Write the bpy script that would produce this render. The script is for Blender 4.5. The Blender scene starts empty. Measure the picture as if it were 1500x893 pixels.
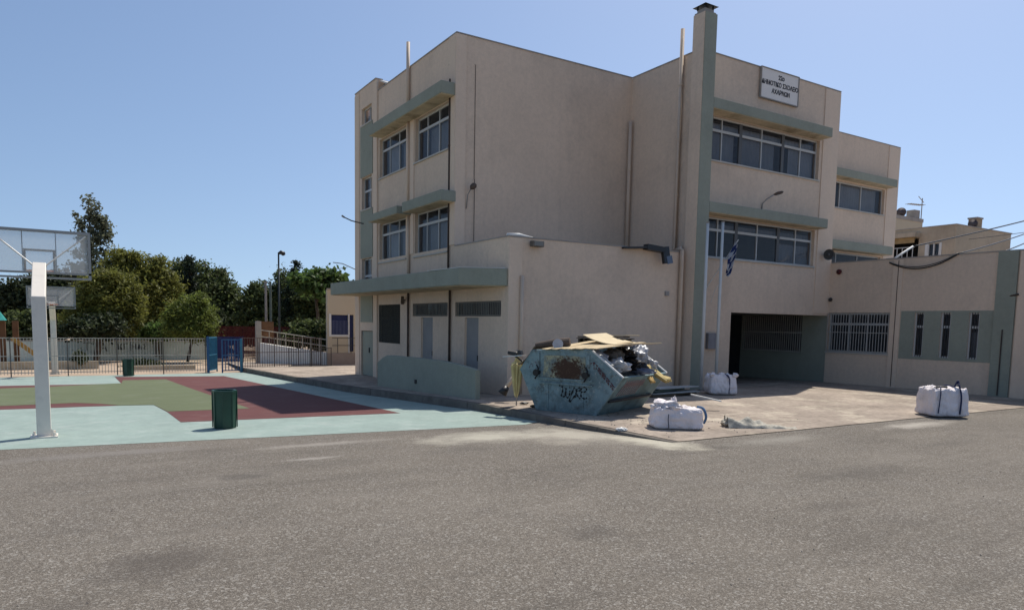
import bpy, bmesh, math, random
import numpy as np
from mathutils import Vector, Matrix, noise
random.seed(7)
C = bpy.context.scene.collection
R = math.radians
# ------------------------------------------------------------------ camera
# world axes run along the school's walls: +X along the long north-east front, +Y along the left front
sc = bpy.context.scene
pitch, roll, yaw, F_PX, CY = 0.0924718, 0.0186516, 0.5547558, 1033.3, 569.95
def cam_rows():
    cp, sp, cr, sr, cyw, sy = math.cos(pitch), math.sin(pitch), math.cos(roll), math.sin(roll), math.cos(yaw), math.sin(yaw)
    base = np.array([[1, 0, 0], [0, 0, -1], [0, 1, 0.]])
    P = np.array([[1, 0, 0], [0, cp, -sp], [0, sp, cp]])
    Ro = np.array([[cr, -sr, 0], [sr, cr, 0], [0, 0, 1.]])
    B = np.array([[cyw, -sy, 0], [sy, cyw, 0], [0, 0, 1.]])
    return Ro @ P @ base @ B
MB_ = cam_rows()
EYE = 2.2
cd = bpy.data.cameras.new('camera'); cam = bpy.data.objects.new('camera', cd); C.objects.link(cam)
cam.matrix_world = Matrix(((MB_[0][0], -MB_[1][0], -MB_[2][0], 0), (MB_[0][1], -MB_[1][1], -MB_[2][1], 0),
                           (MB_[0][2], -MB_[1][2], -MB_[2][2], EYE), (0, 0, 0, 1)))
cd.sensor_fit = 'HORIZONTAL'; cd.sensor_width = 36; cd.lens = F_PX / 1500 * 36
cd.shift_y = (CY - 446.5) / 1500; cd.clip_start = .1; cd.clip_end = 3000
sc.camera = cam
def at(px, py, v):                      # a point of the photograph at distance v along Y
    c = np.array([(px - 750) / F_PX, (py - CY) / F_PX, 1.]); d = MB_.T @ c; t = v / d[1]
    return d[0] * t, d[2] * t + EYE
# ------------------------------------------------------------------ light
SUN = Vector((5.9, 3.1, 10.6)).normalized()
w = bpy.data.worlds.new('World'); sc.world = w; w.use_nodes = True
nt = w.node_tree; bg = nt.nodes['Background']; sky = nt.nodes.new('ShaderNodeTexSky')
sky.sky_type = 'NISHITA'; sky.sun_disc = False
sky.sun_elevation = math.asin(SUN.z); sky.sun_rotation = math.atan2(SUN.x, SUN.y)
sky.altitude = 100; sky.air_density = 1.0; sky.dust_density = 1.0; sky.ozone_density = 2.2
tc = nt.nodes.new('ShaderNodeTexCoord'); mpn = nt.nodes.new('ShaderNodeMapping'); mpn.inputs['Scale'].default_value = (1, 1, .86); mpn.inputs['Location'].default_value = (0, 0, .115)
nt.links.new(tc.outputs['Generated'], mpn.inputs[0]); nt.links.new(mpn.outputs[0], sky.inputs[0])
nt.links.new(sky.outputs[0], bg.inputs[0]); bg.inputs[1].default_value = 0.125
ld = bpy.data.lights.new('sun', 'SUN'); ld.energy = 4.5; ld.angle = R(.53); ld.color = (1, .945, .86)
lo = bpy.data.objects.new('sun', ld); C.objects.link(lo); lo.rotation_euler = SUN.to_track_quat('Z', 'Y').to_euler()
vs = sc.view_settings; vs.view_transform = 'Standard'; vs.look = 'None'; vs.gamma = 1; vs.exposure = 0.07
sc.cycles.max_bounces = 6; sc.cycles.diffuse_bounces = 3; sc.cycles.transparent_max_bounces = 12

# ------------------------------------------------------------------ materials
MATS = {}
def mat(name, col, rough=.85, var=.12, scale=3.0, bump=0.0, bscale=60, spec=.3, metal=0, streak=0, dirt=None, dirt_amt=.0, dirt_scale=1.5, fine=0.0, fscale=120, alpha=1, island=0):
    if name in MATS: return MATS[name]
    m = bpy.data.materials.new(name); m.use_nodes = True; MATS[name] = m
    n = m.node_tree.nodes; l = m.node_tree.links; b = n['Principled BSDF']
    b.inputs['Roughness'].default_value = rough; b.inputs['Metallic'].default_value = metal
    b.inputs['Specular IOR Level'].default_value = spec; b.inputs['Alpha'].default_value = alpha
    geo = n.new('ShaderNodeNewGeometry'); pos = geo.outputs['Position']
    def noise_(sc_, det=5, vec=None, rg=.6):
        t = n.new('ShaderNodeTexNoise'); t.inputs['Scale'].default_value = sc_; t.inputs['Detail'].default_value = det
        t.inputs['Roughness'].default_value = rg; l.new(vec or pos, t.inputs['Vector']); return t.outputs['Fac']
    def math_(op, a, bb, clamp=False):
        t = n.new('ShaderNodeMath'); t.operation = op; t.use_clamp = clamp
        for i, x in enumerate((a, bb)):
            if isinstance(x, (int, float)): t.inputs[i].default_value = x
            else: l.new(x, t.inputs[i])
        return t.outputs[0]
    def ramp(f, a, c):
        t = n.new('ShaderNodeMapRange'); l.new(f, t.inputs[0]); t.inputs[1].default_value = a; t.inputs[2].default_value = c; return t.outputs[0]
    def mixc(f, a, c, mode='MIX'):
        t = n.new('ShaderNodeMix'); t.data_type = 'RGBA'; t.blend_type = mode
        if isinstance(f, (int, float)): t.inputs[0].default_value = f
        else: l.new(f, t.inputs[0])
        for k, x in ((6, a), (7, c)):
            if isinstance(x, tuple): t.inputs[k].default_value = (*x[:3], 1)
            else: l.new(x, t.inputs[k])
        return t.outputs[2]
    cur = tuple(col)
    if var:
        f = ramp(noise_(scale), .3, .7)
        cur = mixc(f, tuple(c * (1 - var) for c in col), tuple(min(1, c * (1 + var)) for c in col))
    if streak:
        mp = n.new('ShaderNodeMapping'); l.new(pos, mp.inputs[0]); mp.inputs['Scale'].default_value = (1, 1, .06)
        f = ramp(noise_(5, 4, mp.outputs[0]), .5, .8)
        cur = mixc(math_('MULTIPLY', f, streak), cur, tuple(c * .62 for c in col))
    if dirt:
        f = ramp(noise_(dirt_scale, 8, None, .7), .52, .72)
        cur = mixc(math_('MULTIPLY', f, dirt_amt), cur, dirt)
    if fine:
        f = noise_(fscale, 2, None, .8)
        g = ramp(f, .25, .75); k = math_('ADD', math_('MULTIPLY', g, 2 * fine), 1 - fine)
        cc = n.new('ShaderNodeCombineColor'); [l.new(k, cc.inputs[i]) for i in range(3)]
        cur = mixc(1.0, cur, cc.outputs[0], 'MULTIPLY')
    if island:
        k = math_('ADD', math_('MULTIPLY', geo.outputs['Random Per Island'], 2 * island), 1 - island)
        cc = n.new('ShaderNodeCombineColor'); [l.new(k, cc.inputs[i]) for i in range(3)]
        cur = mixc(1.0, cur, cc.outputs[0], 'MULTIPLY')
    if isinstance(cur, tuple): b.inputs['Base Color'].default_value = (*cur, 1)
    else: l.new(cur, b.inputs['Base Color'])
    if bump:
        t = n.new('ShaderNodeBump'); t.inputs['Strength'].default_value = bump; t.inputs['Distance'].default_value = .02
        l.new(noise_(bscale, 4), t.inputs['Height']); l.new(t.outputs[0], b.inputs['Normal'])
    m['_h'] = 0
    return m
WALLC = (.70, .545, .415)
M_wall = mat('painted_stucco', WALLC, .92, .06, .35, .35, 40, .15, streak=.20, dirt=(.46, .36, .28), dirt_amt=.45, dirt_scale=.45, fine=.07, fscale=9)
M_wallp = mat('painted_stucco_band', (.73, .57, .435), .92, .05, .5, .3, 40, .15, streak=.1, fine=.04, fscale=9)
M_teal = mat('grey_green_paint', (.30, .31, .25), .85, .07, .8, .3, 40, .2, streak=.15, dirt=(.20, .21, .17), dirt_amt=.35, dirt_scale=.9, fine=.05, fscale=9)
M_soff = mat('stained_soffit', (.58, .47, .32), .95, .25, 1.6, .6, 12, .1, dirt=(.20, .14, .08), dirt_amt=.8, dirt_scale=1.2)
M_frame = mat('aluminium_frame', (.48, .48, .46), .45, .05, 3, spec=.5)
M_dframe = mat('dark_window_post', (.10, .10, .10), .5, 0, spec=.4)
M_blind = mat('pale_curtain', (.37, .39, .42), .9, .15, 1.3, streak=.2, island=.35)
M_dark = mat('dark_room', (.03, .03, .03), .9, .2)
M_sill = mat('stone_sill', (.48, .45, .40), .8, .1, 2, fine=.05)
M_bar = mat('painted_bars', (.42, .40, .36), .6, .1, 5)
M_hbar = mat('grey_vent_bars', (.22, .21, .18), .6, .1, 5)
M_dbar = mat('dark_bars', (.06, .06, .058), .6, .1, 5)
M_shut = mat('dark_mesh_shutter', (.085, .083, .07), .8, .2, 8)
M_bdoor = mat('grey_blue_door', (.275, .265, .255), .7, .08, 2, streak=.2)
M_pipe = mat('beige_pipe', (.62, .48, .36), .6, .08, 2)
M_dpipe = mat('dark_joint', (.07, .05, .04), .8, .2, 4)
M_black = mat('black_plastic', (.015, .016, .018), .45, .1, 5, spec=.5)
M_cap = mat('parapet_cap', (.33, .30, .27), .8, .15, 2)
M_white = mat('white_paint', (.62, .62, .60), .5, .05, 3)
M_hoop = mat('pale_grey_steel', (.76, .70, .61), .42, .04, 2, spec=.5, dirt=(.33, .33, .31), dirt_amt=.3, dirt_scale=3)
M_hoopf = mat('grey_backboard_frame', (.30, .30, .29), .5, .05, 2, spec=.5)
M_roofslab = mat('roof_felt', (.3, .29, .28), .95, .2)
def glassy(name, col, alpha, rough=.04):
    m = mat(name, col, rough, 0, spec=.5, alpha=alpha); return m
M_glass = glassy('window_glass', (.045, .052, .065), .5)
M_board = glassy('scratched_acrylic', (.62, .62, .60), .28, .3)
_n = M_board.node_tree; _t = _n.nodes.new('ShaderNodeBsdfTranslucent'); _t.inputs[0].default_value = (.75, .75, .73, 1); _x = _n.nodes.new('ShaderNodeMixShader'); _x.inputs[0].default_value = .10
_n.links.new(_n.nodes['Principled BSDF'].outputs[0], _x.inputs[1]); _n.links.new(_t.outputs[0], _x.inputs[2]); _n.links.new(_x.outputs[0], _n.nodes['Material Output'].inputs[0])

# asphalt: speckled, with stains and dust
def asphalt():
    m = bpy.data.materials.new('worn_asphalt'); m.use_nodes = True
    n = m.node_tree.nodes; l = m.node_tree.links; b = n['Principled BSDF']; b.inputs['Roughness'].default_value = .93; b.inputs['Specular IOR Level'].default_value = .2
    pos = n.new('ShaderNodeNewGeometry').outputs['Position']
    def tex(sc_, det, rg=.6, vec=None):
        t = n.new('ShaderNodeTexNoise'); t.inputs['Scale'].default_value = sc_; t.inputs['Detail'].default_value = det; t.inputs['Roughness'].default_value = rg
        l.new(vec or pos, t.inputs['Vector']); return t.outputs['Fac']
    def mr(f, a, c, d=0., e=1.):
        t = n.new('ShaderNodeMapRange'); l.new(f, t.inputs[0])
        for i, x in enumerate((a, c, d, e)): t.inputs[i + 1].default_value = x
        return t.outputs[0]
    def mix(f, a, c, mode='MIX'):
        t = n.new('ShaderNodeMix'); t.data_type = 'RGBA'; t.blend_type = mode
        if isinstance(f, float): t.inputs[0].default_value = f
        else: l.new(f, t.inputs[0])
        for k, x in ((6, a), (7, c)):
            if isinstance(x, tuple): t.inputs[k].default_value = (*x, 1)
            else: l.new(x, t.inputs[k])
        return t.outputs[2]
    def mul(a, c):
        t = n.new('ShaderNodeMath'); t.operation = 'MULTIPLY'; l.new(a, t.inputs[0])
        if isinstance(c, (int, float)): t.inputs[1].default_value = c
        else: l.new(c, t.inputs[1])
        return t.outputs[0]
    base = mix(mr(tex(.45, 6), .3, .7), (.120, .103, .084), (.165, .143, .117))
    base = mix(mul(mr(tex(1.3, 5), .5, .75), .45), base, (.105, .094, .084))
    # aggregate: light and dark stones, two sizes
    vor = n.new('ShaderNodeTexVoronoi'); vor.inputs['Scale'].default_value = 125; l.new(pos, vor.inputs['Vector'])
    sep = n.new('ShaderNodeSeparateColor'); l.new(vor.outputs['Color'], sep.inputs[0])
    base = mix(mul(mr(sep.outputs[0], .60, .95), .62), base, (.36, .325, .275))
    base = mix(mul(mr(sep.outputs[1], .62, .95), .62), base, (.048, .041, .034))
    vor2 = n.new('ShaderNodeTexVoronoi'); vor2.inputs['Scale'].default_value = 58; l.new(pos, vor2.inputs['Vector'])
    sep2 = n.new('ShaderNodeSeparateColor'); l.new(vor2.outputs['Color'], sep2.inputs[0])
    base = mix(mul(mr(sep2.outputs[0], .80, 1.), .5), base, (.42, .40, .36))
    base = mix(mul(mr(sep2.outputs[2], .80, 1.), .4), base, (.06, .052, .045))
    mps = n.new('ShaderNodeMapping'); mps.inputs['Rotation'].default_value = (0, 0, .5); mps.inputs['Scale'].default_value = (.35, 1.5, 1); l.new(pos, mps.inputs[0])
    base = mix(mul(mr(tex(1.1, 7, .7, mps.outputs[0]), .5, .72), .42), base, (.085, .075, .063))
    base = mix(mul(mr(tex(.7, 7, .7, mps.outputs[0]), .54, .74), .40), base, (.235, .21, .178))
    base = mix(mul(mr(tex(9, 5, .8), .58, .72), .35), base, (.08, .07, .058))
    # blotches: dark stains and pale dust where the photograph has them
    def spot(cx, cy, rx, ry, col, amt, soft=.55, ns=1.6, ang=0):
        nonlocal base
        mp = n.new('ShaderNodeMapping'); mp.vector_type = 'POINT'
        l.new(pos, mp.inputs[0])
        ca, sa = math.cos(-ang), math.sin(-ang)
        mp.inputs['Rotation'].default_value = (0, 0, -ang)
        mp.inputs['Location'].default_value = (-(ca * cx - sa * cy) / rx, -(sa * cx + ca * cy) / ry, -.25)
        mp.inputs['Scale'].default_value = (1 / rx, 1 / ry, 1)
        # POINT mapping scales, rotates, then moves; use unrotated ellipses when ang is 0
        ln = n.new('ShaderNodeVectorMath'); ln.operation = 'LENGTH'; l.new(mp.outputs[0], ln.inputs[0])
        ad = n.new('ShaderNodeMath'); ad.operation = 'ADD'; l.new(ln.outputs['Value'], ad.inputs[0])
        l.new(mr(tex(ns, 7, .72), .2, .8, -.55, .55), ad.inputs[1])
        base = mix(mul(mr(ad.outputs[0], 1., 1 - soft), amt), base, col)
    for s in SPOTS: spot(*s)
    l.new(base, b.inputs['Base Color'])
    bp = n.new('ShaderNodeBump'); bp.inputs['Strength'].default_value = .6; bp.inputs['Distance'].default_value = .006
    l.new(vor.outputs['Distance'], bp.inputs['Height']); l.new(bp.outputs[0], b.inputs['Normal'])
    return m
SPOTS = [  # x, y, rx, ry, colour, amount, softness, noise scale
    (.55, 6.1, .62, .5, (.075, .064, .055), .55, .7, 2.5), (-.1, 5.4, .3, .25, (.07, .06, .052), .3, .7, 3.),
    (1.75, 9.2, .35, .3, (.07, .062, .055), .5, .7, 3.), (4.1, 5.1, .42, .22, (.08, .07, .06), .45, .7, 3.),
    (9.2, 5.6, 1.3, .35, (.085, .075, .066), .4, .8, 2.), (7.2, 4.6, .6, .25, (.08, .07, .06), .35, .8, 2.),
    (5.2, 9.8, .8, .35, (.09, .08, .07), .35, .8, 2.), (13, 6.4, 1.2, .3, (.09, .08, .07), .35, .8, 2.),
    (7.7, 10.3, 1.3, 1.6, (.47, .43, .35), .68, .85, 1.3), (8.4, 8.9, .55, 1.1, (.56, .52, .41), .7, .7, 1.5), (6.3, 11.0, 1.7, .8, (.47, .44, .36), .75, .8, 1.6),
    (3.5, 11.6, 1.6, .22, (.36, .33, .29), .5, .8, 2.), (2.9, 10.2, .5, .15, (.40, .37, .33), .5, .8, 3.), (15, 8.0, 1.6, .35, (.46, .42, .36), .7, .8, 1.5),
    (0.2, 12.2, 2.2, .35, (.24, .22, .2), .5, .8, 2.), (10.5, 8.0, 1.5, .4, (.30, .28, .24), .5, .8, 2.)]
M_asph = asphalt()
M_soil = mat('dry_sandy_soil', (.40, .31, .23), .95, .2, .4, .4, 20, .1, dirt=(.16, .14, .08), dirt_amt=.5, dirt_scale=.12, fine=.12, fscale=14)
M_court = mat('pale_aqua_court_paint', (.265, .335, .30), .8, .08, .9, .2, 70, .25, dirt=(.37, .42, .385), dirt_amt=.75, dirt_scale=1.3, fine=.09, fscale=5)
M_red = mat('maroon_court_paint', (.120, .042, .038), .8, .08, .8, .2, 70, .25, dirt=(.17, .09, .078), dirt_amt=.6, dirt_scale=1.2, fine=.09, fscale=30)
M_green = mat('olive_green_court_paint', (.118, .138, .070), .8, .07, .8, .2, 70, .25, dirt=(.17, .18, .12), dirt_amt=.6, dirt_scale=1.2, fine=.09, fscale=30)
M_pave = mat('dusty_concrete', (.32, .265, .215), .93, .28, .8, .4, 30, .15, dirt=(.56, .49, .38), dirt_amt=.9, dirt_scale=1.0, fine=.22, fscale=7)
M_kerb = mat('worn_kerb_concrete', (.16, .142, .122), .95, .25, 2.5, .8, 14, .1, dirt=(.11, .10, .09), dirt_amt=.6, dirt_scale=2)

# ------------------------------------------------------------------ mesh helpers
class MB:
    def __init__(s): s.v = []; s.f = []; s.m = []
    def add(s, vs_, fs, mi=0):
        o = len(s.v); s.v += [tuple(x) for x in vs_]; s.f += [tuple(i + o for i in f) for f in fs]; s.m += [mi] * len(fs); return s
    def box(s, x0, x1, y0, y1, z0, z1, mi=0):
        if x0 > x1: x0, x1 = x1, x0
        if y0 > y1: y0, y1 = y1, y0
        v = [(x, y, z) for z in (z0, z1) for y in (y0, y1) for x in (x0, x1)]
        return s.add(v, [(0, 2, 3, 1), (4, 5, 7, 6), (0, 1, 5, 4), (2, 6, 7, 3), (0, 4, 6, 2), (1, 3, 7, 5)], mi)
    def prism(s, pts, z0, z1, mi=0):
        n = len(pts); a = sum(pts[i][0] * pts[(i + 1) % n][1] - pts[(i + 1) % n][0] * pts[i][1] for i in range(n))
        if a < 0: pts = pts[::-1]
        f0 = z0 if callable(z0) else (lambda x, y: z0); f1 = z1 if callable(z1) else (lambda x, y: z1)
        v = [(x, y, f0(x, y)) for x, y in pts] + [(x, y, f1(x, y)) for x, y in pts]
        return s.add(v, [tuple(range(n))[::-1], tuple(range(n, 2 * n))] + [(i, (i + 1) % n, (i + 1) % n + n, i + n) for i in range(n)], mi)
    def tube(s, pts, r, seg=8, mi=0, cap=True):
        pts = [Vector(p) for p in pts]; rs = r if isinstance(r, (list, tuple)) else [r] * len(pts); n = len(pts); v = []
        for i, p in enumerate(pts):
            d = (pts[min(i + 1, n - 1)] - pts[max(i - 1, 0)]).normalized()
            up = Vector((0, 0, 1)) if abs(d.z) < .9 else Vector((1, 0, 0))
            a = d.cross(up).normalized(); b = d.cross(a).normalized()
            for k in range(seg):
                t = 2 * math.pi * k / seg; v.append(p + (a * math.cos(t) + b * math.sin(t)) * rs[i])
        f = [(i * seg + k, i * seg + (k + 1) % seg, (i + 1) * seg + (k + 1) % seg, (i + 1) * seg + k) for i in range(n - 1) for k in range(seg)]
        if cap: f += [tuple(range(seg)), tuple(range((n - 1) * seg, n * seg))[::-1]]
        return s.add(v, f, mi)
    def beam(s, a, b, w, h, mi=0):   # rectangular bar between two points, w sideways, h upwards
        a, b = Vector(a), Vector(b); d = (b - a).normalized(); up = Vector((0, 0, 1)) if abs(d.z) < .95 else Vector((0, 1, 0))
        x = d.cross(up).normalized() * w / 2; y = x.cross(d).normalized() * h / 2
        v = [p + sx * x + sy * y for p in (a, b) for sx, sy in ((-1, -1), (1, -1), (1, 1), (-1, 1))]
        return s.add(v, [(0, 1, 2, 3), (7, 6, 5, 4), (0, 4, 5, 1), (1, 5, 6, 2), (2, 6, 7, 3), (3, 7, 4, 0)], mi)
    def split(s, name, mats, parent=None, smooth=False, bevel=0):   # every connected piece becomes an object of its own
        lab = list(range(len(s.v)))
        def fd(i):
            while lab[i] != i: lab[i] = lab[lab[i]]; i = lab[i]
            return i
        for f in s.f:
            for k in f[1:]: lab[fd(k)] = fd(f[0])
        comps = {}
        for f, mi in zip(s.f, s.m): comps.setdefault(fd(f[0]), []).append((f, mi))
        out = []
        for fs in comps.values():
            ids = sorted({k for f, _ in fs for k in f}); mp_ = {k: i for i, k in enumerate(ids)}; p = MB()
            p.v = [s.v[k] for k in ids]; p.f = [tuple(mp_[k] for k in f) for f, _ in fs]; p.m = [mi for _, mi in fs]
            out.append(p.build(name, mats, parent, smooth, bevel))
        return out
    def build(s, name, mats, parent=None, smooth=False, bevel=0):
        me = bpy.data.meshes.new(name); me.from_pydata(s.v, [], s.f); me.update()
        bm = bmesh.new(); bm.from_mesh(me); bmesh.ops.recalc_face_normals(bm, faces=bm.faces); bm.to_mesh(me); bm.free()
        for m in (mats if isinstance(mats, (list, tuple)) else [mats]): me.materials.append(m)
        me.polygons.foreach_set('material_index', s.m)
        if smooth: me.polygons.foreach_set('use_smooth', [True] * len(me.polygons))
        o = bpy.data.objects.new(name, me); C.objects.link(o)
        if parent: setpar(o, parent)
        if bevel:
            b = o.modifiers.new('bevel', 'BEVEL'); b.width = bevel; b.segments = 2; b.limit_method = 'ANGLE'
        return o
def setpar(o, parent):
    loc = parent.location.copy() if parent.type == 'EMPTY' else Vector((0, 0, 0))   # part meshes hold world coordinates
    o.parent = parent; o.matrix_parent_inverse = Matrix.Translation(-loc)
def tag(o, label, cat, group=None, kind=None):
    o['label'] = label; o['category'] = cat
    if group: o['group'] = group
    if kind: o['kind'] = kind
    return o
def thing(name, label, cat, loc=(0, 0, 0), group=None):
    o = bpy.data.objects.new(name, None); C.objects.link(o); o.location = loc; o.empty_display_size = .2
    return tag(o, label, cat, group)
def struct(name, mb, m, smooth=False):
    o = mb.build(name, m, None, smooth); o['kind'] = 'structure'; return o
def copy_tree(o, parent=None):
    c = o.copy(); C.objects.link(c); c.parent = parent
    for ch in list(o.children): copy_tree(ch, c)
    return c
def wbox(mb, ax, pos, t0, t1, z0, z1, d0, d1, mi=0):  # box on a wall: ax 'u' = wall of constant x, 'v' = constant y; d outward
    if ax == 'u': mb.box(pos - d1, pos - d0, t0, t1, z0, z1, mi)
    else: mb.box(t0, t1, pos - d1, pos - d0, z0, z1, mi)
def wpt(ax, pos, t, z, d): return (pos - d, t, z) if ax == 'u' else (t, pos - d, z)
def wall(mb, ax, pos, t0, t1, z0, z1, holes=(), th=.25, mi=0):
    ts = sorted({t0, t1, *[x for h in holes for x in h[:2] if t0 < x < t1]}); zs = sorted({z0, z1, *[x for h in holes for x in h[2:] if z0 < x < z1]})
    hole = lambda a, b: any(h[0] - 1e-6 <= a and b[0] <= h[1] + 1e-6 and h[2] - 1e-6 <= b[1] and b[2] <= h[3] + 1e-6 for h in holes)
    V = {}; vs_ = []; fs = []
    def vid(t, z, d):
        k = (round(t, 4), round(z, 4), d)
        if k not in V: V[k] = len(vs_); vs_.append(wpt(ax, pos, t, z, d))
        return V[k]
    for i in range(len(ts) - 1):
        for j in range(len(zs) - 1):
            a, b, c, d = ts[i], ts[i + 1], zs[j], zs[j + 1]
            if any(h[0] - 1e-6 <= a and b <= h[1] + 1e-6 and h[2] - 1e-6 <= c and d <= h[3] + 1e-6 for h in holes): continue
            for dd in (0, -th): fs.append([vid(a, c, dd), vid(b, c, dd), vid(b, d, dd), vid(a, d, dd)])
    for h in list(holes) + [(t0, t1, z0, z1)]:
        a, b, c, d = max(h[0], t0), min(h[1], t1), max(h[2], z0), min(h[3], z1)
        tt = [x for x in ts if a <= x <= b]; zz = [x for x in zs if c <= x <= d]
        for z in (c, d):
            if h is not (t0, t1, z0, z1) and False: continue
            for i in range(len(tt) - 1): fs.append([vid(tt[i], z, 0), vid(tt[i + 1], z, 0), vid(tt[i + 1], z, -th), vid(tt[i], z, -th)])
        for t in (a, b):
            for i in range(len(zz) - 1): fs.append([vid(t, zz[i], 0), vid(t, zz[i + 1], 0), vid(t, zz[i + 1], -th), vid(t, zz[i], -th)])
    mb.add(vs_, fs, mi)
# ------------------------------------------------------------------ ground
def Gc(v): return .25 - .042 * (min(max(v, 8.6), 11) - 8.6) - .021 * (min(max(v, 11), 36) - 11)
def fixp(x, y):                         # keep a ground point on its line of sight when the ground height changes
    r = (x, y); k0 = EYE - (.25 - .021 * (min(max(y, 8.6), 36) - 8.6))
    for _ in range(8): k = (EYE - Gc(r[1])) / k0; r = (x * k, y * k)
    return r
def Gp(v): return .25 - .008 * (min(max(v, 13), 16.4) - 13) - .021 * (min(max(v, 16.4), 45) - 16.4)
def strip(ys, x0, x1, z): 
    m = MB(); v = []; f = []
    for y in ys: v += [(x0, y, z(y)), (x1, y, z(y))]
    for i in range(len(ys) - 1): f.append((2 * i, 2 * i + 1, 2 * i + 3, 2 * i + 2))
    return m.add(v, f)
struct('ground', strip([-300, 8.6, 11, 36, 900], -700, 700, lambda y: Gc(y) - .03), M_soil)
struct('asphalt_yard', strip([-30, 8.6, 11, 35.4], -45, 60, lambda y: Gc(y)), M_asph)
def sheet(name, pts, m, dz, fz=Gc):
    pts = [fixp(*p) if -39 < p[0] and name != 'court' else p for p in pts]
    mb = MB(); mb.add([(x, y, fz(y) + dz) for x, y in pts], [tuple(range(len(pts)))]); return struct(name, mb, m)
KERB = [fixp(6.72, 36.2), fixp(7.15, 21.2), fixp(7.81, 16.34), fixp(8.07, 14.87), (8.54, 8.6)]
def kx(y):
    for (a, b), (c, d) in zip(KERB, KERB[1:]):
        if d <= y <= b: return a + (c - a) * (b - y) / (b - d)
    return KERB[-1][0]
court = [(-40, 18.8), fixp(-1.02, 13.03), fixp(3.3, 12.42), fixp(7.68, 11.85), (kx(12.5) + .05, 12.5), (kx(14.87) + .05, 14.87), (kx(16.34) + .05, 16.34), (kx(21.9) + .05, 21.9), (kx(35.4) + .05, 35.4), (-40, 35.4)]
sheet('court', court, M_court, .004)
arc1 = [(.35 + (t - 1) * 2.6, 28.41 + .22 * math.sin(t * math.pi / 2)) for t in (0,)]
green = [(-40, 20.9), (-1.59, 20.81), (-.06, 20.95), (.5, 20.4), (.87, 19.72), (1.61, 19.54), (1.74, 17.67), (3.50, 17.54), (3.17, 24.36), (2.95, 30.32), (1.48, 30.38), (1.36, 28.6), (.35, 28.2), (-.8, 27.6), (-2.17, 27.4), (-40, 27.2)]
red = [(-40, 19.7), (-1.53, 19.85), (.2, 19.78), (.87, 19.71), (1.61, 19.53), (1.72, 17.68), (1.75, 15.42), (6.28, 14.96), (5.32, 31.83), (1.32, 32.91), (1.34, 28.45), (.35, 28.45), (-2.17, 28.8), (-40, 28.8)]
sheet('court_red_lines', red, M_red, .008)
sheet('court_green_field', green, M_green, .012)
# pavement slab with its kerb
pv = MB()
front = [(8.54, 8.6), (60, 8.6), (60, 13), (kx(13), 13)]
mid_ = [(kx(13), 13), (60, 13), (60, 16.4), (kx(16.4), 16.4), KERB[3]]
back = [(kx(16.4), 16.4), (60, 16.4), (60, 44), (7.3, 44), KERB[0], KERB[1], KERB[2]]
for poly in (front, mid_, back): pv.add([(x + .16 if x < 9 else x, y, Gp(y) + .012) for x, y in poly], [tuple(range(len(poly)))])
struct('pavement', pv, M_pave)
kb = MB(); ys = np.arange(8.6, 37.2, .98)
for i in range(len(ys) - 1):
    a, b = ys[i] + .005, ys[i + 1] - .005; j = random.uniform(-.012, .012); hz = random.uniform(-.012, .006)
    for (p, q) in ((a, b),):
        v = [(kx(p) + j, p, Gc(p) - .1), (kx(q) + j, q, Gc(q) - .1), (kx(q) + .17 + j, q, Gc(q) - .1), (kx(p) + .17 + j, p, Gc(p) - .1)]
        v += [(kx(p) + j + .015, p, Gp(p) + .014 + hz), (kx(q) + j + .015, q, Gp(q) + .014 + hz), (kx(q) + .17 + j, q, Gp(q) + .014 + hz), (kx(p) + .17 + j, p, Gp(p) + .014 + hz)]
        kb.add(v, [(0, 3, 2, 1), (4, 5, 6, 7), (0, 1, 5, 4), (1, 2, 6, 5), (2, 3, 7, 6), (3, 0, 4, 7)])
struct('kerb', kb, M_kerb)

# ------------------------------------------------------------------ school building
UA, VB, UC, VD, UF, ZT, ZL = 9.98, 19.6, 16.86, 16.4, 24.0, 10.8, 4.53
school = thing('school_building', 'three storey beige and grey green school building with roof chimney and long dark windows', 'building', (UA, VD, .25))
A_UP = [(23.36, 25.89, 7.55, 8.97), (20.1, 22.6, 7.55, 8.97), (23.36, 25.89, 4.43, 5.87), (20.1, 22.6, 4.43, 5.87)]
A_LO = [(23.84, 25.95, 1.40, 2.83), (20.03, 22.73, 2.40, 2.83), (16.76, 19.51, 2.40, 2.83), (21.11, 22.02, .12, 2.36), (18.02, 18.87, .2, 2.36)]
TW = [(26.65, 27.75, 9.87, 10.52), (26.65, 27.75, 6.6, 7.85), (26.65, 27.75, 3.8, 4.68)]
D_H = [(17.46, 22.97, 7.55, 8.93), (17.46, 22.97, 4.48, 5.77), (18.75, UF, -.6, 2.72)]
E_H = [(26.0, 32.47, 7.6, 8.75), (26.0, 32.47, 4.5, 5.65)]
F_H = [(14.02, 16.35, 1.40, 2.83), (12.84, 13.15, 1.36, 2.82), (11.99, 12.30, 1.36, 2.82), (11.14, 11.45, 1.36, 2.82)]
m = MB()
wall(m, 'u', UA, VB, 26.2, ZL, ZT, A_UP)
wall(m, 'u', UA, VD, 26.2, -.6, ZL, A_LO)
wall(m, 'u', UA - .03, 26.2, 28.5, -.6, 11.28, TW + [(26.5, 27.85, -.6, 1.82)])
m.box(UA + .22, 12.6, 28.25, 28.5, -.6, 11.28); m.box(UA + .22, 12.6, 26.2, 26.4, ZT - .6, 11.28); m.box(12.4, 12.6, 26.4, 28.25, ZT - .6, 11.28)
wall(m, 'v', VB, UA + .25, UC, 4.0, ZT)
wall(m, 'v', VD, UA + .25, UC, -.6, ZL)
wall(m, 'u', UC, VD + .25, VB, 4.0, ZT)
wall(m, 'v', VD, UC, UF, -.6, ZT, D_H)
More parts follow.
